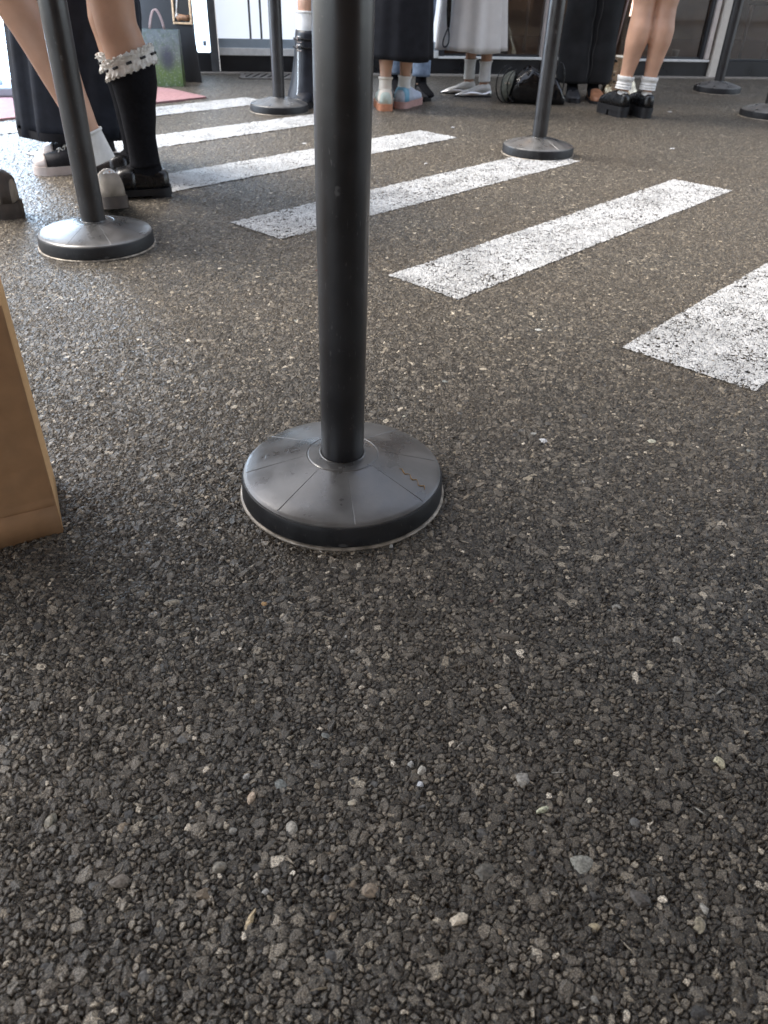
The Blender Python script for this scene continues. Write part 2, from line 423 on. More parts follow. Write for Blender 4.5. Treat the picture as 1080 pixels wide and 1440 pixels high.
# ------------------------------------------------------------------ ground
def ground_mesh():
    # rows away from the stand-point get coarser with distance; the fan widens with it
    ys = [-.6]; y = -.6
    while y < 9.2:
        if y < .12: d = .04
        else: d = max(.00145, .00128 * (y * y + .44) / .66)
        if y > 3.2: d = max(d, .02 * (y / 3.2))
        y += d; ys.append(y)
    ys = np.array(ys)
    nu = 760
    u = np.linspace(-1, 1, nu)
    half = .43 + .57 * np.clip(ys, 0, None)
    X = u[None, :] * half[:, None]
    far = np.array([1.15, 1.5, 2.4, 5, 12, 60])
    XL = -(half[:, None] * 1 + far[None, ::-1] - 1.0); XR = half[:, None] + far[None, :] - 1.0
    X = np.concatenate([XL, X, XR], 1)
    ex = np.array([10.5, 13, 20, 40, 120]); bx = np.array([-60., -15, -4, -1.5])
    ys2 = np.concatenate([bx, ys, ex])
    X = np.concatenate([np.repeat(X[:1], 4, 0), X, np.repeat(X[-1:], 5, 0)], 0)
    nr, ncol = X.shape
    co = np.zeros((nr, ncol, 3), np.float32); co[:, :, 0] = X; co[:, :, 1] = ys2[:, None]
    idx = np.arange(nr * ncol).reshape(nr, ncol)
    q = np.stack([idx[:-1, :-1], idx[:-1, 1:], idx[1:, 1:], idx[1:, :-1]], -1).reshape(-1, 4)
    me = bpy.data.meshes.new('ground')
    me.vertices.add(nr * ncol); me.vertices.foreach_set('co', co.ravel())
    me.loops.add(q.size); me.loops.foreach_set('vertex_index', q.ravel().astype(np.int32))
    me.polygons.add(len(q)); me.polygons.foreach_set('loop_start', np.arange(0, q.size, 4, dtype=np.int32))
    me.polygons.foreach_set('use_smooth', np.ones(len(q), bool))
    me.update(calc_edges=True)
    me.materials.append(M['asphalt'])
    o = bpy.data.objects.new('ground', me); C.objects.link(o)
    tag(o, 'dark coarse asphalt ground of embedded stone chips', kind='structure')
    print('ground verts', nr * ncol)
ground_mesh()

A0 = Vector((-.012, 1.940)); DIR = Vector((.664, .748)).normalized(); PER = Vector((-DIR.y, DIR.x))
STEP, SW, SL = .648, .232, 1.640
def stripe(k, name='crosswalk_marking'):
    o0 = A0 + PER * STEP * k + (DIR * .034 if k < 0 else DIR * 0)
    SW = .286 if k < 0 else .232
    sp = .006 if k < 1 else .009
    nx = int(SL / sp); ny = int(SW / sp)
    rnd = random.Random(k + 40)
    V, F, E = [], [], []
    for j in range(ny + 1):
        for i in range(nx + 1):
            a = SL * i / nx; b = SW * j / ny
            E.append(min(a, SL - a, b, SW - b))
            # ragged brush edges
            e = noise.noise(Vector((a * 40 + k * 9, b * 40, k))) * .0025
            if i in (0, nx): a += e
            if j in (0, ny): b += e
            p = o0 + DIR * a - PER * b
            V.append((p.x, p.y, .0022))
    for j in range(ny):
        for i in range(nx):
            a = j * (nx + 1) + i; F.append((a, a + 1, a + nx + 2, a + nx + 1))
    me = bpy.data.meshes.new(name); me.from_pydata(V, [], F)
    me.attributes.new('edge', 'FLOAT', 'POINT').data.foreach_set('value', np.array(E, np.float32))
    me.polygons.foreach_set('use_smooth', [True] * len(F)); me.materials.append(M['road_paint_worn'] if k < 2 else M['road_paint'])
    me.flip_normals() if me.polygons[0].normal.z < 0 else None
    o = bpy.data.objects.new(name, me); C.objects.link(o); tag(o, 'worn white painted crosswalk bar on the asphalt', kind='structure')
for k in range(-1, 5): stripe(k)

# pink mat, concrete strip
W0 = Vector((-1.061, 6.011, 0)); WT = Vector((.97928, .2025, 0)); WN = Vector((.2025, -.97928, 0))
def wp(s, off, z): return W0 + WT * s + WN * off + Vector((0, 0, z))
def wbox(s0, s1, o0, o1, z0, z1, bev=0):
    mtx = Matrix.Translation(W0) @ Matrix(((WT.x, WN.x, 0, 0), (WT.y, WN.y, 0, 0), (0, 0, 1, 0), (0, 0, 0, 1)))
    return xf(box(s0, s1, o0, o1, z0, z1, bev), mtx)
o = mk('pavement_strip', wbox(-1.8, 9, .0, .085, -.02, .010, .004), M['concrete'], smooth=False); tag(o, 'narrow concrete strip along the foot of the shop front', kind='structure')
def mat_slab():
    pts = [(-1.07, 4.79), (-1.36, 5.03), (-2.6, 5.0), (-2.6, 3.45), (-1.85, 3.90)]
    pts = [(-1.075, 4.80), (-1.33, 5.06), (-2.9, 5.72), (-2.9, 3.0), (-1.86, 3.89)]
    V = [(x, y, z) for z in (.0, .012) for x, y in pts]; n = len(pts)
    F = [tuple(range(n))[::-1], tuple(range(n, 2 * n))] + [(i, (i + 1) % n, n + (i + 1) % n, n + i) for i in range(n)]
    o = mk('entrance_mat', (V, F), M['carpet_pink'], org=(-1.9, 4.5, 0), smooth=False); o.location = (-1.9, 4.5, 0)
    tag(o, 'pink carpet mat lying on the asphalt by the shop entrance', 'mat')
mat_slab()

# drain grate
gr = empty('drain_grate', (*wp(.19, .22, 0).xy, .0), 'dark iron drain grate with slanted slots by the shop plinth', 'drain grate')
gr.rotation_euler.z = math.atan2(WT.y, WT.x)
mk('drain_pit', box(-.21, .21, -.11, .11, -.004, .006), M['drain_dark'], gr, smooth=False)
parts = [box(-.23, .23, -.135, -.105, .0, .013, .002), box(-.23, .23, .105, .135, .0, .013, .002), box(-.23, -.2, -.105, .105, .0, .013, .002), box(.2, .23, -.105, .105, .0, .013, .002)]
mk('grate_frame', join(*parts), M['cast_iron'], gr, smooth=False)
parts = []
for i in range(9):
    x = -.2 + i * .05
    parts.append(xf(box(-.0135, .0135, -.118, .118, .007, .0125), Matrix.Translation((x, 0, 0)) @ Matrix.Rotation(-.30, 4, 'Z')))
mk('grate_bars', join(*parts), M['cast_iron'], gr, smooth=False)

# ------------------------------------------------------------------ stanchions
RB = .152
def lathe(prof, n=96, groove=None):
    rings = []
    for (r, z) in prof:
        rg = []
        for i in range(n):
            t = 2 * PI * i / n
            rg.append((r * math.cos(t), r * math.sin(t), z))
        rings.append(rg)
    return loft(rings)
def make_stanchion():
    root = empty('stanchion', (0, 0, 0), 'x', 'stanchion', 'black queue stanchions on the asphalt')
    # cone cover with pressed radial seams
    angs = []
    for k in range(8):
        t0 = 2 * PI * k / 8 + .18
        angs += [(t0 - .014, 0), (t0 - .006, 0), (t0, 1), (t0 + .006, 0), (t0 + .014, 0)]
        for j in range(1, 14): angs.append((t0 + .014 + (2 * PI / 8 - .028) * j / 14, 0))
    prof = [(.1475, .0345), (.1470, .0375), (.1445, .0395), (.141, .0412), (.12, .0469), (.09, .0550), (.062, .0624), (.0535, .0646), (.0520, .0640), (.0500, .0650), (.044, .0661), (.036, .0666), (.030, .0666)]
    rings = []
    for (r, z) in prof:
        gd = .0007 if .056 < r < .1445 else 0
        rings.append([(r * math.cos(a), r * math.sin(a), z - gd * g) for a, g in angs])
    mk('base_cover', loft(rings, cap=False), M['base_plastic'], root, sharp=14)
    mk('base_skirt', lathe([(.149, .004), (.1515, .007), (.1505, .030), (.1485, .0350), (.1465, .0362), (.140, .0362)]), M['base_rubber'], root, sharp=35)
    mk('base_edge', lathe([(.140, .0), (.1535, .0), (.1548, .0022), (.1535, .0045), (.1485, .0048)]), M['worn_edge'], root)
    mk('collar', lathe([(.0325, .0655), (.0345, .0662), (.0342, .0680), (.0318, .0690), (.0312, .067)], 48), M['base_plastic'], root)
    mk('pole', lathe([(.0310, .05), (.0322, .5), (.0334, .905), (.0322, .9065)], 48), M['pole_plastic'], root, sharp=40)
    cap = mk('pole_cap', lathe([(.034, .895), (.0345, .90), (.0345, .925), (.031, .938), (.02, .944), (.006, .946)], 48), M['base_plastic'], root, sharp=40)
    t = [(.02 + .017 * math.cos(a), 0, .95 + .017 * math.sin(a)) for a in np.linspace(0, 2 * PI, 20)]
    mk('chain_hook', tube([(x - .02, y, z) for x, y, z in t], .003), M['base_rubber'], root)
    return root
SPOTS = [((-.0645, .966), 'nearest black stanchion with a scuffed grey base in front of the crosswalk', 0),
         ((-.813, 2.118), 'black stanchion right in front of the walking bare leg and beige shoe', .4),
         ((-.621, 4.458), 'black stanchion between the pink mat and the flared boots', .9),
         ((.605, 3.579), 'black stanchion at the far end of a white bar, left of the black trousers', .3),
         ((2.137, 5.863), 'farthest black stanchion, close to the cream pilaster', .6),
         ((2.085, 4.845), 'black stanchion cut by the photo edge beyond the bare legged woman in loafers', .2)]
proto = make_stanchion()
def copy_tree(o, parent=None):
    c = o.copy(); C.objects.link(c)
    if parent: c.parent = parent
    for ch in list(o.children): copy_tree(ch, c)
    return c
roots = [proto] + [copy_tree(proto) for _ in range(5)]
for o, ((x, y), lab, rz) in zip(roots, SPOTS):
    o.location = (x, y, .0015); o.rotation_euler.z = rz; o['label'] = lab
# the nearest pole has worked loose and leans a little toward the viewer
lean = Matrix.Translation((0, 0, .07)) @ Matrix.Rotation(R(3.6), 4, 'X') @ Matrix.Rotation(R(.5), 4, 'Y') @ Matrix.Translation((0, 0, -.07))
for ch in proto.children:
    if ch.name.split('.')[0] in ('pole', 'pole_cap', 'chain_hook', 'collar'): ch.matrix_local = lean
# yellow-brown scuff on the nearest base
pts = []
for i in range(14):
    r = .088 + .0036 * i; a = -.28 + .10 * math.sin(i * 1.7) * .35 - i * .012
    z = .0550 + (.09 - r) * .268 + .0006
    pts.append((r * math.cos(a), r * math.sin(a), z))
s_ = mk('scuff_mark', tube(pts, lambda t: .0002 + .0006 * abs(math.sin(t * 9)), 6), M['tape_mark'], proto); s_['label'] = 'thin yellow brown scuff on the cone'

# ------------------------------------------------------------------ kraft bag
def kraft_bag():
    c = Vector((-.446, .836, 0)); f = Vector((-.067, -.040, 0)).normalized(); dpt = Vector((-.395, .86, 0)).normalized()
    w, d, h = .25, .13, .325
    root = empty('paper_bag', c, 'brown kraft paper bag standing on the asphalt, cut off by the photo edge', 'paper bag')
    def P(a, b, z, lean=0): return f * a + dpt * b + Vector((0, 0, z))
    def sheet(fn, nu, nv, th):
        V = [fn(i / nu, j / nv) for j in range(nv + 1) for i in range(nu + 1)]
        F = [(j * (nu + 1) + i, j * (nu + 1) + i + 1, (j + 1) * (nu + 1) + i + 1, (j + 1) * (nu + 1) + i) for j in range(nv) for i in range(nu)]
        return V, F
    nz = lambda p, s, k: (noise.noise(Vector(p) * s) * k)
    def front(u, v):
        p = P(w * u, 0, .001 + h * v); k = (nz((u * 3, v * 4, 1), 1.6, .008) + .006 * (abs(noise.noise(Vector((u * 5 + v * 3, v * 5 - u * 2, 4)))) - .2)) * min(1, 4 * u * (1 - u) + .1) * min(1, max(0, (v - .15) * 6))
        if abs(v - .155) < .012: k += .0012
        return p + (-dpt) * k + dpt * (.004 * v)
    def back(u, v): return P(w * u, d - .004 * v, .001 + h * v)
    def side(a):
        def fn(u, v):
            inw = .016 * math.sin(PI * u) * min(1, v * 1.6) * (1 if a == 0 else -1)
            return P(a * w + inw, lerp(.004 * v, d - .004 * v, u), .001 + h * v)
        return fn
    a = mk('front_panel', sheet(front, 60, 80, 0), M['kraft'], root)
    mk('back_panel', sheet(back, 4, 6, 0), M['kraft'], root)
    for k in (0, 1): mk('side_gusset', sheet(side(k), 12, 10, 0), M['kraft_lit'], root)
    mk('bottom_panel', sheet(lambda u, v: P(w * u, d * v, .002), 2, 2, 0), M['kraft'], root)
    # pasted bottom flap
    mk('bottom_flap', sheet(lambda u, v: P(w * u, -.0022, .001 + .047 * v + .004 * u * v), 8, 2, 0), M['kraft'], root)
    for o in root.children:
        s = o.modifiers.new('t', 'SOLIDIFY'); s.thickness = .0006
    for b in (.01, d - .01):
        pts = [P(.075 + .1 * t, b, h - .03 + .11 * math.sin(PI * t)) for t in np.linspace(0, 1, 20)]
        mk('handle', tube(pts, .0028), M['twine'], root)
kraft_bag()

# ------------------------------------------------------------------ shop front
shop = empty('shop_front', W0, 'dark shop front with glass panes, pale left panels and a low black plinth', 'shop front')
def sp(name, vf, m, smooth=False, parent=None): return mk(name, vf, m, parent or shop, org=W0, smooth=smooth)
sp('plinth', wbox(-.165, 3.47, -.10, 0, -.02, .104), M['plinth'])
sp('plinth', wbox(3.575, 8, -.10, 0, -.02, .110), M['plinth'])
# pale left bay
sp('bottom_rail', wbox(-.165, 1.36, -.07, .012, .106, .150, .003), M['sill_white'])
sp('window_band', wbox(-.165, 1.36, -.05, .004, .1505, .203), M['band_grey'])
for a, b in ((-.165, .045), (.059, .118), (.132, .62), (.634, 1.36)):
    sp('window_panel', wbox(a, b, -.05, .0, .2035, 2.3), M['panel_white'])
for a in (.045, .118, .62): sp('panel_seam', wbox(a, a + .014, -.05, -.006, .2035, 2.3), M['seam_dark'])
sp('window_sill', wbox(1.36, 3.46, -.06, .02, .1045, .119, .002), M['sill_white'])
def pane(a, b, z0=.12, off=-.03):
    fr = sp('window_frame', wbox(a, b, off - .02, off + .02, z0, z0 + .012), M['alu_dark'])
    v = [wp(a, off, z0 + .012), wp(b, off, z0 + .012), wp(b, off, 2.28), wp(a, off, 2.28)]
    sp('pane', wbox(a, b, off - .003, off + .003, z0 + .0125, 2.279), M['glass'], parent=fr)
    sp('window_head', wbox(a, b, off - .02, off + .02, 2.28, 2.32), M['alu_dark'])
pane(1.40, 2.118); pane(2.16, 3.39); pane(3.62, 5.4, .112)
pane(5.45, 7.9, .112)
sp('mullion', wbox(-.222, -.170, -.06, .03, -.02, 2.3, .003), M['alu_mid'])
sp('mullion', wbox(1.362, 1.398, -.06, .02, .1195, 2.3), M['alu_dark'])
sp('mullion', wbox(2.12, 2.158, -.06, .012, .1195, 2.3), M['alu_pale'])
sp('mullion', wbox(3.392, 3.412, -.06, .004, .1195, 2.3), M['alu_dark'])
sp('mullion', wbox(3.414, 3.452, -.06, .02, .1195, 2.3, .004), M['alu_pale'])
sp('pilaster', wbox(3.474, 3.572, -.12, .035, -.01, 2.6, .004), M['alu_cream'])
sp('mullion', wbox(5.402, 5.448, -.06, .012, .1105, 2.3), M['alu_pale'])
# upper wall, left wing with a dark door
sp('upper_wall', wbox(-1.8, 9, -.2, .05, 2.62, 6.5), M['wall_render'])
sp('fascia', wbox(-1.8, 9, -.1, .09, 2.322, 2.618), M['alu_dark'])
sp('awning', wbox(-1.2, 9, .092, AWN, 2.40, 2.52), M['ceiling'])
door = sp('door', wbox(-1.30, -.232, -.09, -.03, .01, 2.3), M['board_black'])
sp('door_handle', xf(tube([(0, 0, 0), (0, 0, .5)], .012), Matrix.Translation(wp(-.42, .03, .85))), M['alu_pale'], True, door)
sp('wall', wbox(-1.8, -1.34, -.2, 0, -.02, 2.3), M['alu_dark'])
sp('door_frame', wbox(-1.338, -1.302, -.1, .01, 0, 2.3), M['alu_pale'])
# room behind the glass
inn = wbox(1.2, 8.2, -3.4, -.12, -.02, 2.9)
sp('interior_floor', wbox(1.2, 8.2, -3.4, -.12, -.02, .02), M['interior_floor'])
sp('interior_wall', join(wbox(1.2, 8.2, -3.5, -3.4, -.02, 2.9), wbox(1.1, 1.2, -3.5, -.12, -.02, 2.9), wbox(8.2, 8.3, -3.5, -.12, -.02, 2.9)), M['interior_wall'])
sp('interior_ceiling', wbox(1.1, 8.3, -3.5, -.21, 2.7, 2.78), M['interior_wall'])
# things standing inside, by the glass
def bottle(s, off):
    p = wp(s, off, .12)
    o = mk('bottle', lathe([(.012, 0), (.026, .002), (.028, .01), (.028, .085), (.024, .10), (.012, .115), (.011, .125)], 20), M['clear_plastic']); o.location = p
    tag(o, 'small clear drink bottle on the ledge behind the shop glass', 'bottle')
    mk('bottle_cap', lathe([(.005, .1255), (.0135, .126), (.0135, .142), (.005, .143)], 20), M['paper_white'], o)
def cup(s, off, lab):
    o = mk('paper_cup', lathe([(.014, 0), (.021, .001), (.027, .045), (.028, .046), (.024, .047)], 20), M['paper_white']); o.location = wp(s, off, .12)
    tag(o, lab, 'cup')
    mk('cup_rim', lathe([(.026, .046), (.029, .0465), (.0292, .049), (.0265, .0495)], 20), M['paper_white'], o)
led = sp('window_ledge', wbox(1.2, 3.40, -.34, -.075, .06, .119), M['interior_floor'])
bottle(1.90, -.16); cup(3.25, -.13, 'white paper cup on the window ledge right of the bare legs'); 
# a dim chair and table inside
def inside_chair(s, off, lab):
    o = empty('chair', wp(s, off, .02), lab, 'chair', rz=.6)
    mk('seat', box(-.2, .2, -.2, .2, .42, .455, .01), M['chair_wood'], o, smooth=False)
    mk('backrest', box(-.2, .2, .17, .2, .52, .85, .01), M['chair_wood'], o, smooth=False)
    for a in (-1, 1):
        for b in (-1, 1): mk('leg', tube([(a * .17, b * .17, 0), (a * .17, b * .17, .42 if b < 0 else .84)], .014), M['alu_pale'], o)
inside_chair(2.6, -1.0, 'dim wooden chair inside the shop behind the black trousers')
inside_chair(4.5, -.8, 'dim wooden chair inside the shop right of the cream pilaster')
for q, (a, b) in enumerate(((2.2, -1.4), (4.6, -1.6), (6.6, -1.4))):  # unseen lamps added to brighten and warm the room
    cl = empty('fill_lamp', wp(a, b, 2.70), 'round warm fill lamp added unseen inside the shop', 'lamp', 'fill lamps added inside the shop')
    mk('lamp_housing', lathe([(.02, -.002), (.22, -.002), (.22, -.05), (.19, -.05)], 24), M['alu_pale'], cl)
    mk('lamp_diffuser', lathe([(.01, -.062), (.12, -.060), (.185, -.048), (.01, -.047)], 24), M['lamp_fill'], cl)
lampo = empty('floor_lamp', wp(3.1, -.7, .02), 'slim lit tube lamp seen through the glass beside the bare legs', 'lamp')
mk('lamp_tube', tube([(0, 0, .33), (.012, 0, .62)], .006), M['lamp_warm'], lampo)
mk('lamp_stem', tube([(0, 0, .01), (0, 0, .33)], .009), M['alu_dark'], lampo)
mk('lamp_foot', lathe([(.02, 0), (.09, 0), (.09, .012), (.02, .02)], 24), M['alu_dark'], lampo)
# white light panel beside the mullion
lp = empty('lit_sign', wp(-.265, .02, .11), 'tall white lit panel with rounded corners beside the dark mullion', 'sign')
mk('panel', xf(box(-.048, .048, -.012, .012, .012, 1.5, .011), Matrix.Rotation(math.atan2(WT.y, WT.x), 4, 'Z')), M['lit_white'], lp)
mk('grey_sticker', xf(box(-.002, .022, -.0150, -.0125, .05, .08), Matrix.Rotation(math.atan2(WT.y, WT.x), 4, 'Z')), M['grey_plastic'], lp, smooth=False)
mk('bracket', xf(box(-.05, .05, .0, .03, -.11, .0115), Matrix.Rotation(math.atan2(WT.y, WT.x), 4, 'Z')), M['board_black'], lp, smooth=False)

# A-board, light sign
ab = empty('sign_board', (-1.49, 5.46, 0), 'black standing board with a small bronze framed picture, behind the printed bag', 'sign board')
def aslab(y0, lean, hgt):
    V = []
    for z in (0, hgt):
        sx = .25 - .095 * z
        for y in (0, .02):
            for x in (-sx, sx): V.append((x, y0 + y + lean * z, z + .002))
    return V, [(0, 2, 3, 1), (4, 5, 7, 6), (0, 1, 5, 4), (2, 6, 7, 3), (0, 4, 6, 2), (1, 3, 7, 5)]
mk('front_board', aslab(-.02, .10, .98), M['board_black'], ab, smooth=False)
mk('rear_strut', tube([(0, .26, .01), (0, .07, .85)], .012), M['board_black'], ab)
rot = Matrix.Translation((.168, -.0235 + .032, .395)) @ Matrix.Rotation(R(-5.7), 4, 'X')
fr = mk('picture_frame', xf(join(box(-.058, .058, -.012, 0, -.088, -.076, .002), box(-.058, .058, -.012, 0, .076, .088, .002), box(-.058, -.046, -.012, 0, -.076, .076, .002), box(.046, .058, -.012, 0, -.076, .076, .002)), rot), M['bronze_frame'], ab, smooth=False)
mk('picture', xf(box(-.046, .046, -.004, 0, -.076, .076), rot), M['picture_dark'], fr, smooth=False)
mk('picture', xf(join(tube([(-.03, -.006, -.06), (-.01, -.008, -.05), (.02, -.008, -.055), (.043, -.006, -.052)], .016)), rot), M['picture_tan'], fr)
mk('picture', xf(join(tube([(-.035, -.006, -.045), (-.026, -.007, .02), (-.015, -.006, .07)], .005), tube([(-.037, -.006, -.055), (-.028, -.006, -.03)], .01)), rot), M['picture_pale'], fr)

ls = empty('light_box', (-2.33, 4.60, .012), 'bright white light box sign on a grey foot, cut off by the photo edge', 'sign', rz=.25)
mk('sign_panel', box(-.42, .32, -.03, .03, .07, 1.9, .02), M['lit_sign'], ls)  # panel made taller and wider for its light on ground and poles
mk('sign_foot', box(-.33, .33, -.12, .12, 0, .045, .01), M['grey_plastic'], ls, smooth=False)
mk('sign_post', box(-.2, -.16, -.015, .015, .04, .08), M['grey_plastic'], ls, smooth=False)
mk('sign_post', box(.16, .2, -.015, .015, .04, .08), M['grey_plastic'], ls, smooth=False)

# printed paper bag
pb = empty('gift_bag', (-1.42, 5.27, .0), 'glossy printed paper bag in grey and green leaning by the black board', 'paper bag', rz=.08)
def bagshape(w, d, h, taper=.0, n=10):
    rings = []
    for j in range(n + 1):
        z = .002 + h * j / n; pinch = .6 * (j / n)
        hw = w / 2; hd = d / 2 * (1 - pinch * .6)
        rg = []
        for (a, b) in ((-1, -1), (-.5, -1), (0, -1), (.5, -1), (1, -1), (1 - .0, 0), (1, 1), (.5, 1), (0, 1), (-.5, 1), (-1, 1), (-1, 0)):
            x = a * hw; y = b * hd
            if b == 0: x -= math.copysign(.02 * pinch, a)
            y += (noise.noise(Vector((x * 20, z * 14, b))) * .004 if abs(b) == 1 else 0)
            rg.append((x, y, z))
        rings.append(rg)
    return loft(rings, cap=False)
o = mk('bag_body', bagshape(.225, .10, .292), M['gift'], pb, sharp=30)
mk('bag_bottom', box(-.112, .112, -.05, .05, .0005, .003), M['gift'], pb, smooth=False)
for b in (-.02, .02):
    pts = [(-.055 + .085 * t, b, .285 + .105 * math.sin(PI * t) ** .7) for t in np.linspace(0, 1, 18)]
    mk('bag_handle', tube(pts, .0032), M['strap_pink'], pb)

# unseen roof added to shade the near ground, the building behind it, and the awning of the shop
def roof(name, x0, x1, y0, y1, z0, z1, label, cat, m, posts=()):
    o = empty(name, ((x0 + x1) / 2, (y0 + y1) / 2, z0), label, cat)
    mk('roof_slab', box(x0, x1, y0, y1, z0, z1), M[m], o, org=o.location, smooth=False)
    for x, y in posts: mk('post', box(x - .06, x + .06, y - .06, y + .06, 0, z0 - .002), M['alu_dark'], o, org=o.location, smooth=False)
    return o
roof('canopy', *SHADE_CANOPY, 2.55, 2.75, 'unseen flat canopy roof shading the near end of the queue', 'canopy', 'ceiling', ((3.9, SHADE_CANOPY[3] - .2),))
rb_ = empty('rear_building', (0, -2.2, 0), 'brown rendered building behind the queue', 'building')
mk('wall', box(-1.6, 9, -2.6, -2.2, 0, 6), M['wall_brick'], rb_, org=rb_.location, smooth=False)

# ------------------------------------------------------------------ people
THIGH = [(0, .088, .095, 0), (.3, .080, .085, .004), (.6, .068, .071, .005), (.85, .056, .058, .004), (1.0, .050, .054, .004)]
SHANK = [(0, .050, .054, .004), (.10, .047, .052, -.003), (.26, .053, .057, -.013), (.40, .051, .054, -.013), (.60, .040, .043, -.007), (.80, .031, .036, -.001), (.92, .029, .036, 0), (1.0, .031, .038, .002)]
class Leg:
    def __init__(s, hip, knee, ankle, f, k=1.0, kc=None):
        s.h, s.k, s.a = Vector(hip), Vector(knee), Vector(ankle); s.f = Vector(f).normalized(); s.sc = k; s.kc = kc or k
    def at(s, u, extra=0):
        """u 0..1 thigh, 1..2 shank -> (centre, axis, rx, ry)"""
        if u <= 1:
            p = s.h.lerp(s.k, u); rx, ry, off = interp(THIGH, u); sc = s.sc
        else:
            p = s.k.lerp(s.a, u - 1); rx, ry, off = interp(SHANK, u - 1); sc = s.kc
        a1 = (s.k - s.h).normalized(); a2 = (s.a - s.k).normalized()
        t = min(1, max(0, (u - .8) / .4)); ax = a1.lerp(a2, t).normalized()
        f = s.f - ax * s.f.dot(ax); f.normalize()
        return p + f * off * sc, ax, rx * sc + extra, ry * sc + extra
    def ring(s, u, extra=0, n=24, wob=None):
        c, ax, rx, ry = s.at(u, extra); return ring(c, ax, s.f, rx, ry, n, wob)
    def loft(s, u0, u1, extra=0, n=24, m=20, cap=True, wob=None):
        return loft([s.ring(lerp(u0, u1, i / m), extra(i / m) if callable(extra) else extra, n, wob) for i in range(m + 1)], cap=cap)

def foot_vf(ank, yaw, pitch=0, base=None, fk=.86, hk=1.0):
    st = [(-.05, .012, .012, .03), (-.043, .024, .03, .036), (-.02, .030, .042, .045), (.02, .032, .036, .042), (.06, .034, .026, .032), (.10, .037, .019, .022), (.135, .036, .014, .016), (.16, .026, .010, .012), (.172, .01, .006, .01)]
    rings = [ring((x * (.5 + .5 * fk), 0, zc), (1, 0, 0), (0, 0, 1), w * fk, h * fk * hk, 14) for x, w, h, zc in st]
    m = Matrix.Translation(base) @ Matrix.Rotation(yaw, 4, 'Z') @ Matrix.Rotation(pitch, 4, 'Y')
    return xf(loft(rings), m)

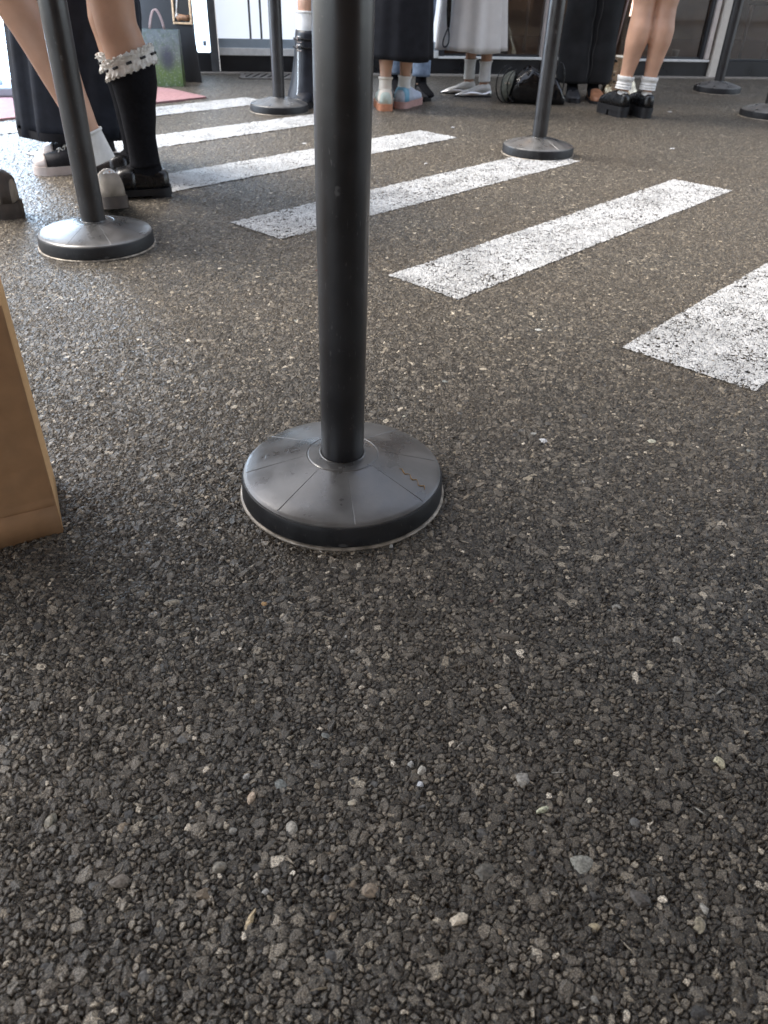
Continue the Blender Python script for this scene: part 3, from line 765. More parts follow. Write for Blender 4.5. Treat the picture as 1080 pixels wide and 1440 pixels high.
def person(label, base, legs, feet, hipc, facing, skin='skin', voxel=.009, fk=.86, wrists=(None, None), lean=0.0, h=1.0, top='top_grey', group=None):
    """legs: two Leg; feet: two (pos, yaw, pitch). One continuous body: lofts fused by a voxel remesh."""
    parts = []
    hipc = Vector(hipc); f = Vector((math.cos(facing), math.sin(facing), 0)); r = Vector((f.y, -f.x, 0)); up = Vector((0, 0, 1))
    for lg, (p, yaw, pitch) in zip(legs, feet):
        parts.append(lg.loft(0, 2.0, 0, 22, 34)); parts.append(foot_vf(lg.a, yaw, pitch, p, fk))
    tor = [(-.06, .10, .08, 0), (.0, .158, .108, -.01), (.06, .165, .115, -.012), (.13, .14, .098, 0), (.2, .122, .085, .005), (.3, .135, .095, .01), (.38, .15, .10, .012), (.45, .165, .085, 0), (.49, .13, .07, -.005), (.515, .06, .055, 0), (.56, .047, .05, .01), (.60, .05, .055, .02)]
    ctr = lambda z, o: hipc + up * z + f * (o + lean * z)
    parts.append(loft([ring(ctr(z, o), up, f, a, b, 24) for z, a, b, o in tor]))
    hd = [(.575, .02, .03, .035), (.59, .045, .055, .03), (.63, .062, .078, .022), (.68, .072, .09, .015), (.73, .074, .092, .008), (.77, .062, .08, .003), (.795, .038, .05, 0), (.802, .012, .015, 0)]
    parts.append(loft([ring(ctr(z, o), up, f, a, b, 20) for z, a, b, o in hd]))
    nb = ctr(.675, .015); parts.append(tube([nb + f * .082 + up * .03, nb + f * .105 - up * .005, nb + f * .085 - up * .012], .009, 8))
    for s in (-1, 1):
        parts.append(tube([ctr(.66, .01) + r * s * .072, ctr(.70, .0) + r * s * .082, ctr(.715, 0) + r * s * .072], .010, 8))
    wr = []
    for s, w in zip((-1, 1), wrists):
        sh = ctr(.455, 0) + r * s * .165
        if w is None: w = hipc + r * s * .235 + f * .06 - up * .06
        w = Vector(w); el = (sh + w) / 2 + r * s * .03 - f * .04
        parts.append(tube([sh, sh.lerp(el, .5), el, el.lerp(w, .35), w], lambda t: .043 - .018 * t, 12))
        dirv = (w - el).normalized(); side = f
        hb = w + dirv * .045
        parts.append(loft([ring(w + dirv * d, dirv, side, tx, ty, 12) for d, tx, ty in ((-.01, .02, .022), (.03, .014, .034), (.07, .013, .038), (.085, .011, .036))]))
        for q, ln in zip((-.027, -.009, .009, .027), (.06, .075, .08, .068)):
            b0 = w + dirv * .08 + side * q
            parts.append(tube([b0, b0 + dirv * ln * .5 - r * s * .004, b0 + dirv * ln - r * s * .016], lambda t: .0085 - .002 * t, 8))
        b0 = w + dirv * .025 + side * .03
        parts.append(tube([b0, b0 + side * .022 + dirv * .025, b0 + side * .024 + dirv * .055], .0085, 8))
    o = mk('person', join(*parts), M[skin], org=base)
    remesh(o, voxel, 3)
    o.data.materials.clear(); o.data.materials.append(M[skin])
    o.location = base
    tag(o, label, 'person', group)
    # hair and top
    hr = [(.60, .085, .075, -.045), (.66, .088, .09, -.03), (.72, .086, .098, -.016), (.775, .072, .09, -.008), (.805, .045, .058, -.004), (.815, .012, .015, 0)]
    mk('hair', loft([ring(ctr(z, q), up, f, a, b, 20) for z, a, b, q in hr]), M['hair'], o, org=base)
    tp = [(.02, .180, .130, -.008), (.13, .160, .118, 0), (.25, .150, .110, .006), (.38, .165, .115, .012), (.45, .185, .10, 0), (.495, .14, .085, -.004), (.51, .085, .075, 0)]
    for sd in (-1, 1):
        e = ctr(.695, .015) + r * sd * .030 + f * .078
        mk('eye', loft([ring(e + f * d_, f, up, w_, w_ * .55, 12) for d_, w_ in ((-.004, .010), (.004, .011), (.008, .006))]), M['paper_white'], o, org=base)
        mk('eye', loft([ring(e + f * d_, f, up, w_, w_, 10) for d_, w_ in ((.006, .005), (.0092, .0045))]), M['hair'], o, org=base)
    mo = ctr(.632, .022) + f * .076
    mk('mouth', tube([mo - r * .018, mo + f * .004, mo + r * .018], .0045, 8), M['lips'], o, org=base)
    mk('top', loft([ring(ctr(z, q), up, f, a, b, 28) for z, a, b, q in tp], cap=False), M[top], o, org=base)
    return o

# shoes -----------------------------------------------------------------
SH = {
 'sneaker': [(-.060, .018, .052, .0), (-.055, .028, .066, 0), (-.035, .034, .078, 0), (-.005, .036, .082, 0), (.025, .037, .085, 0), (.055, .039, .074, 0), (.09, .043, .060, 0), (.125, .046, .050, 0), (.155, .043, .044, 0), (.175, .033, .037, 0), (.188, .016, .030, 0)],
 'loafer': [(-.060, .018, .050, 0), (-.054, .028, .060, 0), (-.035, .034, .064, 0), (-.005, .036, .063, 0), (.025, .038, .066, 0), (.055, .041, .067, 0), (.09, .043, .060, 0), (.125, .045, .050, 0), (.155, .042, .042, 0), (.178, .032, .034, 0), (.192, .015, .026, 0)],
 'flat': [(-.058, .014, .040, 0), (-.052, .026, .048, 0), (-.035, .031, .044, 0), (-.005, .032, .034, 0), (.03, .036, .036, 0), (.07, .040, .044, 0), (.11, .042, .044, 0), (.15, .036, .034, 0), (.185, .022, .023, 0), (.208, .009, .015, 0), (.215, .003, .011, 0)],
}
def arch(x, w, zt, zb, n=16, e=.62):
    out = []
    for i in range(n + 1):
        t = PI * i / n; c, s = math.cos(t), math.sin(t)
        out.append((x, w * math.copysign(abs(c) ** e, c), zb + (zt - zb) * abs(s) ** (e * 1.1)))
    for q in (-.6, 0, .6): out.append((x, w * q, zb))
    return out
def densify(st, m=34):
    xs = np.linspace(st[0][0], st[-1][0], m)
    return [(x,) + interp(st, x) for x in xs]
def shoe(parent, base, pos, yaw, style, upper, sole, sole_h=.022, pitch=0, heel=None, k=1.0, sole_out=.004, extras=(), label=None, roll=0, up=1.0):
    st = densify(SH[style]); zb = sole_h - .002
    m = Matrix.Translation(pos) @ Matrix.Rotation(yaw, 4, 'Z') @ Matrix.Rotation(pitch, 4, 'Y') @ Matrix.Rotation(roll, 4, 'X') @ Matrix.Scale(k, 4)
    o = mk('shoe', xf(loft([arch(x, w, zb + zt * up - .012, zb) for x, w, zt, _ in st]), m), M[upper], parent, org=base)
    if label: o['label'] = label
    def outline(x0, x1, z0, z1, out):
        rg = []
        ss = [q for q in st if x0 - 1e-6 <= q[0] <= x1 + 1e-6]
        pts = [(x, w + out) for x, w, _, _ in ss]
        pts[0] = (pts[0][0] - out, max(.004, pts[0][1] * .9)) if x0 <= st[0][0] + 1e-6 else pts[0]
        if x1 >= st[-1][0] - 1e-6: pts[-1] = (pts[-1][0] + out, max(.004, pts[-1][1] * .85))
        loop = [(x, w) for x, w in pts] + [(x, -w) for x, w in pts[::-1]]
        return loft([[(x, y, z0) for x, y in loop], [(x, y, z0 + (z1 - z0) * .5) for x, y in loop], [(x, y, z1) for x, y in loop]])
    if heel is None:
        mk('sole', xf(outline(-1, 1, 0, sole_h, sole_out), m), M[sole], o, org=base, sharp=50)
    else:
        hx, hh, fz = heel      # heel block length end, heel height, front sole thickness start
        mk('heel', xf(outline(-1, hx, 0, sole_h - .006, sole_out - .003), m), M[sole], o, org=base, sharp=50)
        mk('sole', xf(outline(-1, 1, sole_h - .0055 if fz is None else fz, sole_h, sole_out), m), M[sole], o, org=base, sharp=50)
        if fz is None:
            pass
        else:
            mk('sole', xf(outline(.055, 1, 0, fz - .0005, sole_out - .001), m), M[sole], o, org=base, sharp=50)
    for ex in extras:
        kind = ex[0]
        if kind == 'toecap':
            ss = [q for q in st if q[0] >= ex[1]]
            mk('toe_cap', xf(loft([arch(x, w + .0018, zb + zt - .0095, zb) for x, w, zt, _ in ss]), m), M[ex[2]], o, org=base)
        if kind == 'laces':
            parts = []
            for i, x in enumerate((.035, .055, .075, .095)):
                w, zt, _ = interp(SH[style], x)
                for sgn in (1, -1):
                    pts = []
                    for j in range(9):
                        t = -1 + j / 4; a = t * .62
                        xx = x + sgn * .010 * t
                        w2, zt2, _ = interp(SH[style], xx)
                        pts.append((xx, w2 * math.sin(a) * 1.0, zb + (zt2 - .012) * (1 - .28 * abs(t) ** 2.2) + .0035))
                    parts.append(tube(pts, .0028, 6))
            mk('laces', xf(join(*parts), m), M[ex[1]], o, org=base)
        if kind == 'band':     # a strap or patch wrapping over the upper between two x
            ss = [(x,) + interp(SH[style], x) for x in np.linspace(ex[1], ex[2], 5)]
            mk(ex[4] if len(ex) > 4 else 'strap', xf(loft([arch(x, w + .003, zb + zt - .009, zb + .002) for x, w, zt, _ in ss]), m), M[ex[3]], o, org=base)
        if kind == 'stripe':   # side stripe / edge line round the sole
            mk('sole_line', xf(outline(-1, 1, sole_h * .45, sole_h * .6, sole_out + .0012), m), M[ex[1]], o, org=base, sharp=50)
    return o
def sock(parent, base, leg, u0, u1, m_, extra=.004, cuff=None, label=None, slouch=0, foot=None, fk=1.02):
    wob = None
    def ex(t):
        return extra + (slouch * (abs(math.sin(t * 14)) - .4) if slouch else 0)
    vf = leg.loft(u0, u1, ex, 26, 36, cap=False)
    if foot: vf = join(vf, foot_vf(None, foot[1], foot[2], foot[0], fk, foot[3] if len(foot) > 3 else 1.22))
    o = mk('sock', vf, M[m_], parent, org=base)
    s = o.modifiers.new('t', 'SOLIDIFY'); s.thickness = .0012
    if cuff:
        c = mk('sock_cuff', leg.loft(u0 - .005, u0 + cuff, lambda t: extra + .003 + .0015 * math.sin(t * PI), 26, 6, cap=False), M[m_], o, org=base)
        c.modifiers.new('t', 'SOLIDIFY').thickness = .003
    if label: o['label'] = label
    return o
def skirt(parent, base, rings, m_, name='skirt', folds=9, seed=0, amp0=.0, amp1=.10, n=96):
    """rings: (centre, rx, ry) from waist to hem"""
    out = []
    m = 26
    for i in range(m + 1):
        t = i / m
        q = t * (len(rings) - 1); k = min(int(q), len(rings) - 2); u = q - k
        c = Vector(rings[k][0]).lerp(Vector(rings[k + 1][0]), u); rx = lerp(rings[k][1], rings[k + 1][1], u); ry = lerp(rings[k][2], rings[k + 1][2], u)
        rg = []
        for j in range(n):
            a = 2 * PI * j / n
            wv = math.sin(a * folds + seed + .7 * math.sin(a * 2 + seed)) + .5 * math.sin(a * (folds * 2 - 3) + seed * 2.3)
            kk = 1 + lerp(amp0, amp1, t) * wv * .6
            rg.append((c.x + rx * kk * math.cos(a), c.y + ry * kk * math.sin(a), c.z + (.006 * math.sin(a * 3 + seed) if i == m else 0)))
        out.append(rg)
    o = mk(name, loft(out, cap=False), M[m_], parent, org=base)
    o.modifiers.new('t', 'SOLIDIFY').thickness = .003
    return o
def trousers(parent, base, legs, hipc, f, m_, flare, u_end, name='trousers', seed=0):
    parts = []
    for q, lg in enumerate(legs):
        rg = []
        for i in range(40):
            u = 2.0 * i / 39 * u_end / 2
            c, ax, rx, ry = lg.at(u)
            w = lerp(.02, flare, min(1, max(0, (u - .1) / 1.7)))
            R0 = lerp(max(rx, ry) + .012, flare, min(1, u / 1.5))
            def wob(t, u=u, q=q): return .05 * noise.noise(Vector((math.cos(t) * 1.5, math.sin(t) * 1.5, u * 5 + seed + q * 7))) + .03 * math.sin(3 * t + u * 3)
            rg.append(ring(c, ax.lerp(Vector((0, 0, -1)), .6), lg.f, R0, R0 * 1.02, 32, wob))
        parts.append(loft(rg, cap=False))
    hipc = Vector(hipc); up = Vector((0, 0, 1))
    parts.append(loft([ring(hipc + up * z, up, f, a, b, 32) for z, a, b in ((-.10, .16, .12), (0, .178, .128), (.08, .175, .125), (.16, .15, .11))], cap=False))
    o = mk(name, join(*parts), M[m_], parent, org=base)
    o.modifiers.new('t', 'SOLIDIFY').thickness = .003
    return o
def fv(yaw): return Vector((math.cos(yaw), math.sin(yaw), 0))

def two_legs(hipc, facing, knees, ankles, f, k=1.0, kc=None, hw=.085):
    r = Vector((math.sin(facing), -math.cos(facing), 0))
    hs = [Vector(hipc) - r * hw, Vector(hipc) + r * hw]
    return [Leg(h_, kn, an, ff, k, kc) for h_, kn, an, ff in zip(hs, knees, ankles, f)]

# --- I: bare legs, white ankle socks, chunky black loafers (stands with her back to us)
yaw = R(113); F = fv(yaw)
base = Vector((1.27, 4.66, 0))
aL, aR = Vector((1.205, 4.68, .135)), Vector((1.335, 4.68, .135))
legs = [Leg((1.215, 4.69, .93), (1.236, 4.69, .505), aL, fv(R(105)), 1.06, 1.10), Leg((1.385, 4.70, .93), (1.350, 4.69, .505), aR, fv(R(105)), 1.06, 1.10)]
feet = [((aL.x, aL.y, .056), yaw, 0), ((aR.x, aR.y, .056), yaw, 0)]
pI = person('bare legged woman in short white socks and chunky black loafers', base, legs, feet, (1.30, 4.70, .95), R(105), 'skin', .008, .76, top='top_white')
for lg, p in zip(legs, feet):
    sock(pI, base, lg, 1.84, 2.0, 'white_knit', .006, .05, slouch=.003, foot=(*p, 1.05), fk=.8)
    shoe(pI, base, (lg.a.x, lg.a.y, 0), yaw, 'loafer', 'black_leather', 'black_matte', .060, heel=(.05, .05, .034), k=.9, up=1.35, extras=[])
skirt(pI, base, [((1.30, 4.70, 1.05), .14, .11), ((1.30, 4.70, .92), .20, .16), ((1.30, 4.70, .72), .25, .20)], 'skirt_black_plain', folds=8)

# --- G: white dress, white socks, silver pointed flats
yaw = R(182); base = Vector((.47, 5.28, 0))
a1, a2 = Vector((.430, 5.36, .085)), Vector((.515, 5.25, .085))
legs = [Leg((.40, 5.38, .84), (.415, 5.34, .44), a1, fv(yaw), .88, .80), Leg((.48, 5.22, .84), (.495, 5.23, .44), a2, fv(yaw), .88, .82)]
feet = [((a1.x, a1.y, .01), yaw, 0), ((a2.x, a2.y, .01), yaw, 0)]
pG = person('woman in a long white dress, white socks and pointed silver flats', base, legs, feet, (.44, 5.30, .86), yaw, 'skin_tan', .009, .66, wrists=(None, (.275, 5.16, .79)), top='dress_white')
for lg in legs:
    sock(pG, base, lg, 1.70, 2.0, 'white_knit', .004, .02, foot=((lg.a.x, lg.a.y, .010), yaw + R(4), 0, .92), fk=.70)
    shoe(pG, base, (lg.a.x, lg.a.y, 0), yaw + R(4), 'flat', 'silver', 'black_matte', .012, up=1.12, k=.82, sole_out=.001, extras=[('band', .012, .024, 'silver')])
skirt(pG, base, [((.44, 5.30, .98), .12, .10), ((.43, 5.30, .80), .17, .14), ((.412, 5.30, .50), .185, .15), ((.415, 5.30, .238), .205, .16)], 'dress_white', 'dress_skirt', folds=9, seed=2, amp0=.02, amp1=.13)

# --- E: long black skirt, pastel sneakers seen from the heel
yaw = R(88); base = Vector((-.02, 4.66, 0))
a1, a2 = Vector((-.073, 4.635, .10)), Vector((.028, 4.735, .10))
legs = [Leg((-.06, 4.69, .84), (-.068, 4.66, .45), a1, fv(yaw), .9, .98), Leg((.09, 4.73, .84), (.05, 4.73, .45), a2, fv(yaw), .9, .98)]
feet = [((a1.x, a1.y, .025), yaw, 0), ((a2.x, a2.y, .025), yaw + .15, 0)]
pE = person('woman in a straight long black skirt and pastel sneakers with orange soles', base, legs, feet, (.02, 4.70, .86), yaw, 'skin', .009, top='top_white')
for lg, up_, so, bd, yw in ((legs[0], 'green_pastel', 'orange_sole', 'cream', yaw + .12), (legs[1], 'blue_pastel', 'pink_sole', 'blue_patch', yaw - .35)):
    sock(pE, base, lg, 1.84, 2.0, 'white_knit' if up_ == 'blue_pastel' else 'cream', .005, .03, foot=((lg.a.x, lg.a.y, .03), yw, 0))
    s = shoe(pE, base, (lg.a.x, lg.a.y, 0), yw, 'sneaker', up_, so, .034, k=1.06, sole_out=.005, extras=[('band', -.052, -.012, bd, 'heel_patch'), ('laces', 'lace_white')])
    s['label'] = 'pale green sneaker with an orange sole' if up_ == 'green_pastel' else 'pale blue sneaker with a pink sole'
skirt(pE, base, [((.0, 4.70, .98), .12, .10), ((-.01, 4.70, .80), .165, .15), ((-.015, 4.69, .5), .172, .165), ((-.018, 4.69, .238), .190, .165)], 'skirt_black_plain', folds=8, seed=1, amp0=.01, amp1=.05)

# --- F: light jeans behind E
yaw = R(-80); base = Vector((.06, 5.15, 0))
a1, a2 = Vector((-.02, 5.22, .08)), Vector((.128, 5.12, .08))
legs = [Leg((.0, 5.16, .82), (-.01, 5.18, .43), a1, fv(yaw), .95), Leg((.13, 5.14, .82), (.135, 5.13, .43), a2, fv(yaw), .95)]
feet = [((a1.x, a1.y, .02), yaw, 0), ((a2.x, a2.y, .02), yaw + .2, 0)]
pF = person('person in pale blue flared jeans standing behind the black skirt', base, legs, feet, (.06, 5.15, .84), yaw, 'skin', .010, top='top_grey')
for lg, ft in zip(legs, feet): sock(pF, base, lg, 1.6, 2.0, 'black_knit', .004, foot=ft, fk=.9)
for lg in legs: shoe(pF, base, (lg.a.x, lg.a.y, 0), yaw, 'sneaker', 'black_matte', 'black_matte', .02, k=.85)
trousers(pF, base, legs, (.06, 5.15, .84), fv(yaw), 'denim', .052, 1.90, 'jeans')

# --- H: black wide trousers, one brown shoe showing
yaw = R(-95); base = Vector((1.13, 5.30, 0))
a1, a2 = Vector((1.055, 5.31, .08)), Vector((1.185, 5.33, .08))
legs = [Leg((1.04, 5.34, .86), (1.045, 5.32, .45), a1, fv(yaw), 1.0), Leg((1.21, 5.34, .86), (1.195, 5.33, .45), a2, fv(yaw), 1.0)]
feet = [((a1.x, a1.y, .02), yaw, 0), ((a2.x, a2.y, .02), yaw, 0)]
pH = person('person in wide black trousers with one brown shoe tip showing', base, legs, feet, (1.125, 5.34, .88), yaw, 'skin', .010, wrists=((1.30, 5.27, .86), None), top='top_black')
shoe(pH, base, (a1.x, a1.y - .02, 0), yaw, 'loafer', 'black_matte', 'black_matte', .02, k=.95)
s = shoe(pH, base, (a2.x, a2.y - .045, 0), yaw + .1, 'loafer', 'brown_leather', 'black_matte', .018, k=.98); s['label'] = 'brown leather shoe'
for lg, ft in zip(legs, feet): sock(pH, base, lg, 1.6, 2.0, 'black_knit', .004, foot=ft)
tr = trousers(pH, base, legs, (1.125, 5.34, .88), fv(yaw), 'trouser_black', .100, 1.97)
for lg, dx in ((legs[0], .06), (legs[1], -.05)):
    pts = []
    for i in range(24):
        c, ax, rx, ry = lg.at(lerp(.5, 1.9, i / 23)); pts.append(c + Vector((dx + .004 * math.sin(i), -.092 - .004 * math.sin(i * .7), 0)))
    mk('trouser_seam', tube(pts, .0018, 6), M['seam_thread'], tr, org=base)

# --- D: tall buckled black boots
yaw = R(-100); base = Vector((-.42, 4.75, 0))
a1, a2 = Vector((-.485, 4.74, .09)), Vector((-.315, 4.80, .09))
legs = [Leg((-.47, 4.80, .86), (-.485, 4.76, .49), a1, fv(yaw), 1.0, 1.22), Leg((-.30, 4.80, .86), (-.310, 4.79, .49), a2, fv(yaw), 1.0, 1.22)]
feet = [((a1.x, a1.y, .03), yaw, 0), ((a2.x, a2.y, .03), yaw, 0)]
pD = person('person in flared black boots with buckles and pale socks behind the near pole', base, legs, feet, (-.39, 4.80, .88), yaw, 'skin', .010, top='top_black')
for lg in legs:
    sock(pD, base, lg, 1.15, 1.6, 'white_knit', .005, .02)
    shp = [(.350, .068, 0), (.335, .071, 0), (.22, .082, 0), (.12, .100, .0), (.05, .118, .012), (.004, .126, .016)]
    def wb(t): return .03 * math.sin(t * 3 + 1) + .02 * math.sin(5 * t)
    rg = [ring(Vector((lg.a.x, lg.a.y, z)) + fv(yaw) * o_, (0, 0, -1), fv(yaw), r_, r_ * 1.08, 36, wb) for z, r_, o_ in shp]
    b = mk('boot', loft(rg, cap=False), M['boot_leather'], pD, org=base); b.modifiers.new('t', 'SOLIDIFY').thickness = .004
    sock(pD, base, lg, 1.5, 2.0, 'black_knit', .004, foot=((lg.a.x, lg.a.y, .03), yaw, 0))
    shoe(pD, base, (lg.a.x, lg.a.y, 0), yaw, 'loafer', 'boot_leather', 'black_matte', .03, k=1.08)
    def front(z, dx, lift=.009):
        rr = np.interp(z, [.004, .05, .12, .22, .33, .345], [.126, .118, .100, .082, .071, .068]); oo = np.interp(z, [.004, .05, .12], [.016, .012, 0])
        a = dx / rr; k_ = 1.03
        return Vector((lg.a.x, lg.a.y, z)) + fv(yaw) * (oo + rr * 1.08 * k_ * math.cos(a) + lift) + Vector((math.sin(-yaw), math.cos(yaw), 0)).normalized() * 0 + Vector((rr * k_ * math.sin(a), 0, 0))
    mk('zip', tube([front(z, -.035 + .02 * (.25 - z)) for z in np.linspace(.27, .02, 14)], .0028, 6), M['chrome'], b, org=base)
    mk('zip', tube([front(.035, -.037), front(.02, -.045), front(.008, -.058)], .0035, 6), M['chrome'], b, org=base)
    for z in (.275, .312):
        q = [front(z + dz, dx, .012) for dx, dz in ((-.04, -.013), (-.016, -.013), (-.016, .013), (-.04, .013), (-.04, -.013))]
        mk('buckle', tube(q, .0034, 6), M['chrome'], b, org=base)
        mk('boot_strap', tube([front(z, dx, .005) for dx in np.linspace(-.085, .06, 9)], .006, 6), M['black_leather'], b, org=base)

skirt(pD, base, [((-.39, 4.80, .99), .14, .11), ((-.39, 4.80, .86), .20, .15), ((-.39, 4.80, .60), .24, .19)], 'skirt_black_plain', folds=8)
# --- C: long black skirt, black canvas sneakers with white toes
yaw = R(205); base = Vector((-1.16, 3.02, 0))
a1, a2 = Vector((-1.115, 2.99, .10)), Vector((-1.155, 3.19, .10))
legs = [Leg((-1.14, 3.02, .84), (-1.16, 3.00, .44), a1, fv(yaw), .9), Leg((-1.14, 3.16, .84), (-1.18, 3.17, .44), a2, fv(yaw), .9)]
feet = [((a1.x, a1.y, .02), yaw, 0), ((a2.x, a2.y, .02), yaw, 0)]
pC = person('person in a long flared black skirt and black canvas sneakers with white toes', base, legs, feet, (-1.14, 3.09, .86), yaw, 'skin', .009, top='top_black')
for lg, yw in ((legs[0], R(208)), (legs[1], R(196))):
    sock(pC, base, lg, 1.7, 2.0, 'black_knit', .004, foot=((lg.a.x, lg.a.y, .02), yw, 0), fk=.95)
    shoe(pC, base, (lg.a.x, lg.a.y, 0), yw, 'sneaker', 'canvas_black', 'rubber_white', .030, k=1.05, sole_out=.004, extras=[('toecap', .145, 'rubber_white'), ('laces', 'lace_white')])
sk = skirt(pC, base, [((-1.13, 3.08, .98), .13, .11), ((-1.12, 3.08, .80), .19, .15), ((-1.12, 3.09, .50), .225, .17), ((-1.165, 3.08, .112), .215, .165)], 'skirt_black', folds=11, seed=4, amp0=.02, amp1=.09)
# fringe of fine lace at the hem
mk('hem_lace', loft([[(-1.165 + (.2155 + d) * (1 + .03 * math.sin(8 * a + 4)) * math.cos(a), 3.08 + (.1655 + d) * (1 + .03 * math.sin(8 * a + 4)) * math.sin(a), z + .0015 * math.sin(90 * a)) for a in np.linspace(0, 2 * PI, 241)[:-1]] for z, d in ((.135, .0035), (.118, .004), (.1065, .003))], cap=False), M['skirt_black_plain'], sk, org=base)

# --- B: black knee sock with white lace frill, black loafer
yaw = R(196); base = Vector((-.82, 2.66, 0))
a1 = Vector((-.815, 2.66, .095)); a2 = Vector((-.90, 2.86, .095))
legs = [Leg((-.87, 2.70, .95), (-.838, 2.655, .485), a1, fv(R(200)), 1.12, 1.20), Leg((-.87, 2.87, .95), (-.93, 2.85, .485), a2, fv(R(200)), 1.0, 1.05)]
feet = [((a1.x, a1.y, .02), yaw, 0), ((a2.x, a2.y, .02), yaw, 0)]
pB = person('woman in black knee socks with white lace frills and black loafers', base, legs, feet, (-.86, 2.78, .97), R(200), 'skin_tan', .0075, top='top_black')
for q, lg in enumerate(legs):
    so = sock(pB, base, lg, 1.27, 2.0, 'black_knit', .0035, label='black knee sock', foot=(*feet[q], 1.35), fk=1.14)
    def frill(u, h_, out, ph):
        rg = []
        for i in range(8):
            t = i / 7
            def wv(a, t=t): return t * .13 * (noise.noise(Vector((math.cos(a) * 9 + ph, math.sin(a) * 9, t * 1.5))) + .6 * noise.noise(Vector((math.cos(a) * 21, math.sin(a) * 21 + ph, t * 2)))) + t * .4 * (.034 * math.sin(a * 23 + ph + 2.4 * math.sin(3 * a + ph) + 1.5 * math.sin(7 * a)) + .03 * math.sin(a * 47 + 3 * t + ph + math.sin(5 * a))) + .012 * math.sin(a * 60 + 9 * t)
            r_ = lg.ring(u + h_ * t, .005 + out * t ** .8, 160, wv)
            if i == 7: r_ = [p + Vector((0, 0, .0025 * math.sin(k * .9 + ph) + .0015 * math.sin(k * 1.9))) for k, p in enumerate(r_)]
            rg.append([p + Vector((0, 0, .28 * (p.x - lg.a.x))) for p in r_])
        o = mk('lace_frill', loft(rg, cap=False), M['lace'], so, org=base); o.modifiers.new('t', 'SOLIDIFY').thickness = .0012
    frill(1.250, -.066, .003, 0); frill(1.245, .062, .006, 1.3); frill(1.275, .045, .005, 2.2); frill(1.235, -.03, .004, 3.9)
    rb = []
    for j in range(11):
        a0 = 2 * PI * j / 11; c, ax, rx, ry = lg.at(1.252, .0095)
        rgp = [p + Vector((0, 0, .28 * (p.x - lg.a.x))) for p in ring(c, ax, lg.f, rx, ry, 88)]
        i0 = int(j * 8); seg = [rgp[(i0 + d) % 88] for d in range(4)]
        rb.append(tube(seg, .0038, 6))
    mk('ribbon', join(*rb), M['black_matte'], so, org=base)
    shoe(pB, base, (lg.a.x, lg.a.y, 0), yaw, 'loafer', 'black_leather', 'black_matte', .028, heel=(.0, .02, .010), k=1.12, extras=[('band', .035, .085, 'black_leather')])
skirt(pB, base, [((-.86, 2.78, 1.07), .14, .11), ((-.86, 2.78, .92), .20, .18), ((-.86, 2.78, .70), .27, .24)], 'skirt_black_plain', folds=9)

# --- A: bare leg in mid-stride behind the pole, white sock, beige shoe with brown sole
base = Vector((-1.05, 2.40, 0))
a1 = Vector((-.872, 2.43, .150)); a2 = Vector((-1.205, 2.36, .09))
legs = [Leg((-1.14, 2.36, .92), (-1.020, 2.41, .535), a1, fv(R(195)), 1.0, 1.02), Leg((-1.16, 2.42, .92), (-1.27, 2.38, .52), a2, fv(R(180)), 1.0, 1.0)]
yawA = R(118)
p1 = Vector((-.858, 2.425, .022))
feet = [(p1 + Vector((0, 0, .03)), yawA, R(10)), ((a2.x, a2.y, .02), R(185), 0)]
pA = person('walking woman with bare legs, white ankle socks and beige shoes', base, legs, feet, (-1.15, 2.39, .95), R(190), 'skin', .0075, top='top_grey')
sock(pA, base, legs[0], 1.80, 2.0, 'white_knit', .003, .015, foot=(*feet[0], 1.0), fk=.84); sock(pA, base, legs[1], 1.80, 2.0, 'white_knit', .005, .04, foot=feet[1])
shoe(pA, base, p1, yawA, 'sneaker', 'beige_suede', 'brown_sole', .034, pitch=R(10), k=1.0, extras=[('laces', 'lace_white')])
shoe(pA, base, (a2.x, a2.y, 0), R(186), 'sneaker', 'beige_suede', 'brown_sole', .036, k=1.3, extras=[('laces', 'lace_white'), ('band', -.056, -.036, 'brown_sole', 'heel_tab'), ('band', .055, .12, 'rubber_white', 'side_panel')])
skirt(pA, base, [((-1.15, 2.39, 1.05), .14, .11), ((-1.15, 2.39, .92), .20, .16), ((-1.15, 2.39, .72), .25, .20)], 'skirt_black_plain', folds=8)

# ------------------------------------------------------------------ bags on the ground and the hanging strap
def cushion(cx, cy, w, d, h, seed, nx=34, nz=18, lump=.016, top=0.0):
    rings = []
    for i in range(nx + 1):
        u = -1 + 2 * i / nx
        k = (1 - abs(u) ** 4) ** .35 if abs(u) < 1 else 0
        k = max(k, .55)
        hh = h * (1 - .25 * u - .12 * u * u) * (.92 + .08 * math.sin(u * 7 + seed))
        rg = []
        for j in range(nz * 2):
            t = 2 * PI * j / (nz * 2)
            y = d * k * math.copysign(abs(math.cos(t)) ** .7, math.cos(t)); z = .5 * hh * k * (1 + math.copysign(abs(math.sin(t)) ** .7, math.sin(t)))
            n_ = noise.noise(Vector((u * 3.2 + seed, y * 16, z * 16))) + .5 * noise.noise(Vector((u * 8, y * 30 + seed, z * 30)))
            rg.append((cx + u * w, cy + y * (1 + n_ * lump * 6), max(.002, z * (1 + n_ * lump * 7))))
        rings.append(rg)
    return loft(rings)
bb = empty('handbag', (.77, 5.05, 0), 'shiny crumpled black bag slumped on the asphalt behind the blue lit pole', 'bag')
mk('bag_body', xf(cushion(.03, .0, .165, .07, .175, 3.3), Matrix.Identity(4)), M['black_patent'], bb)
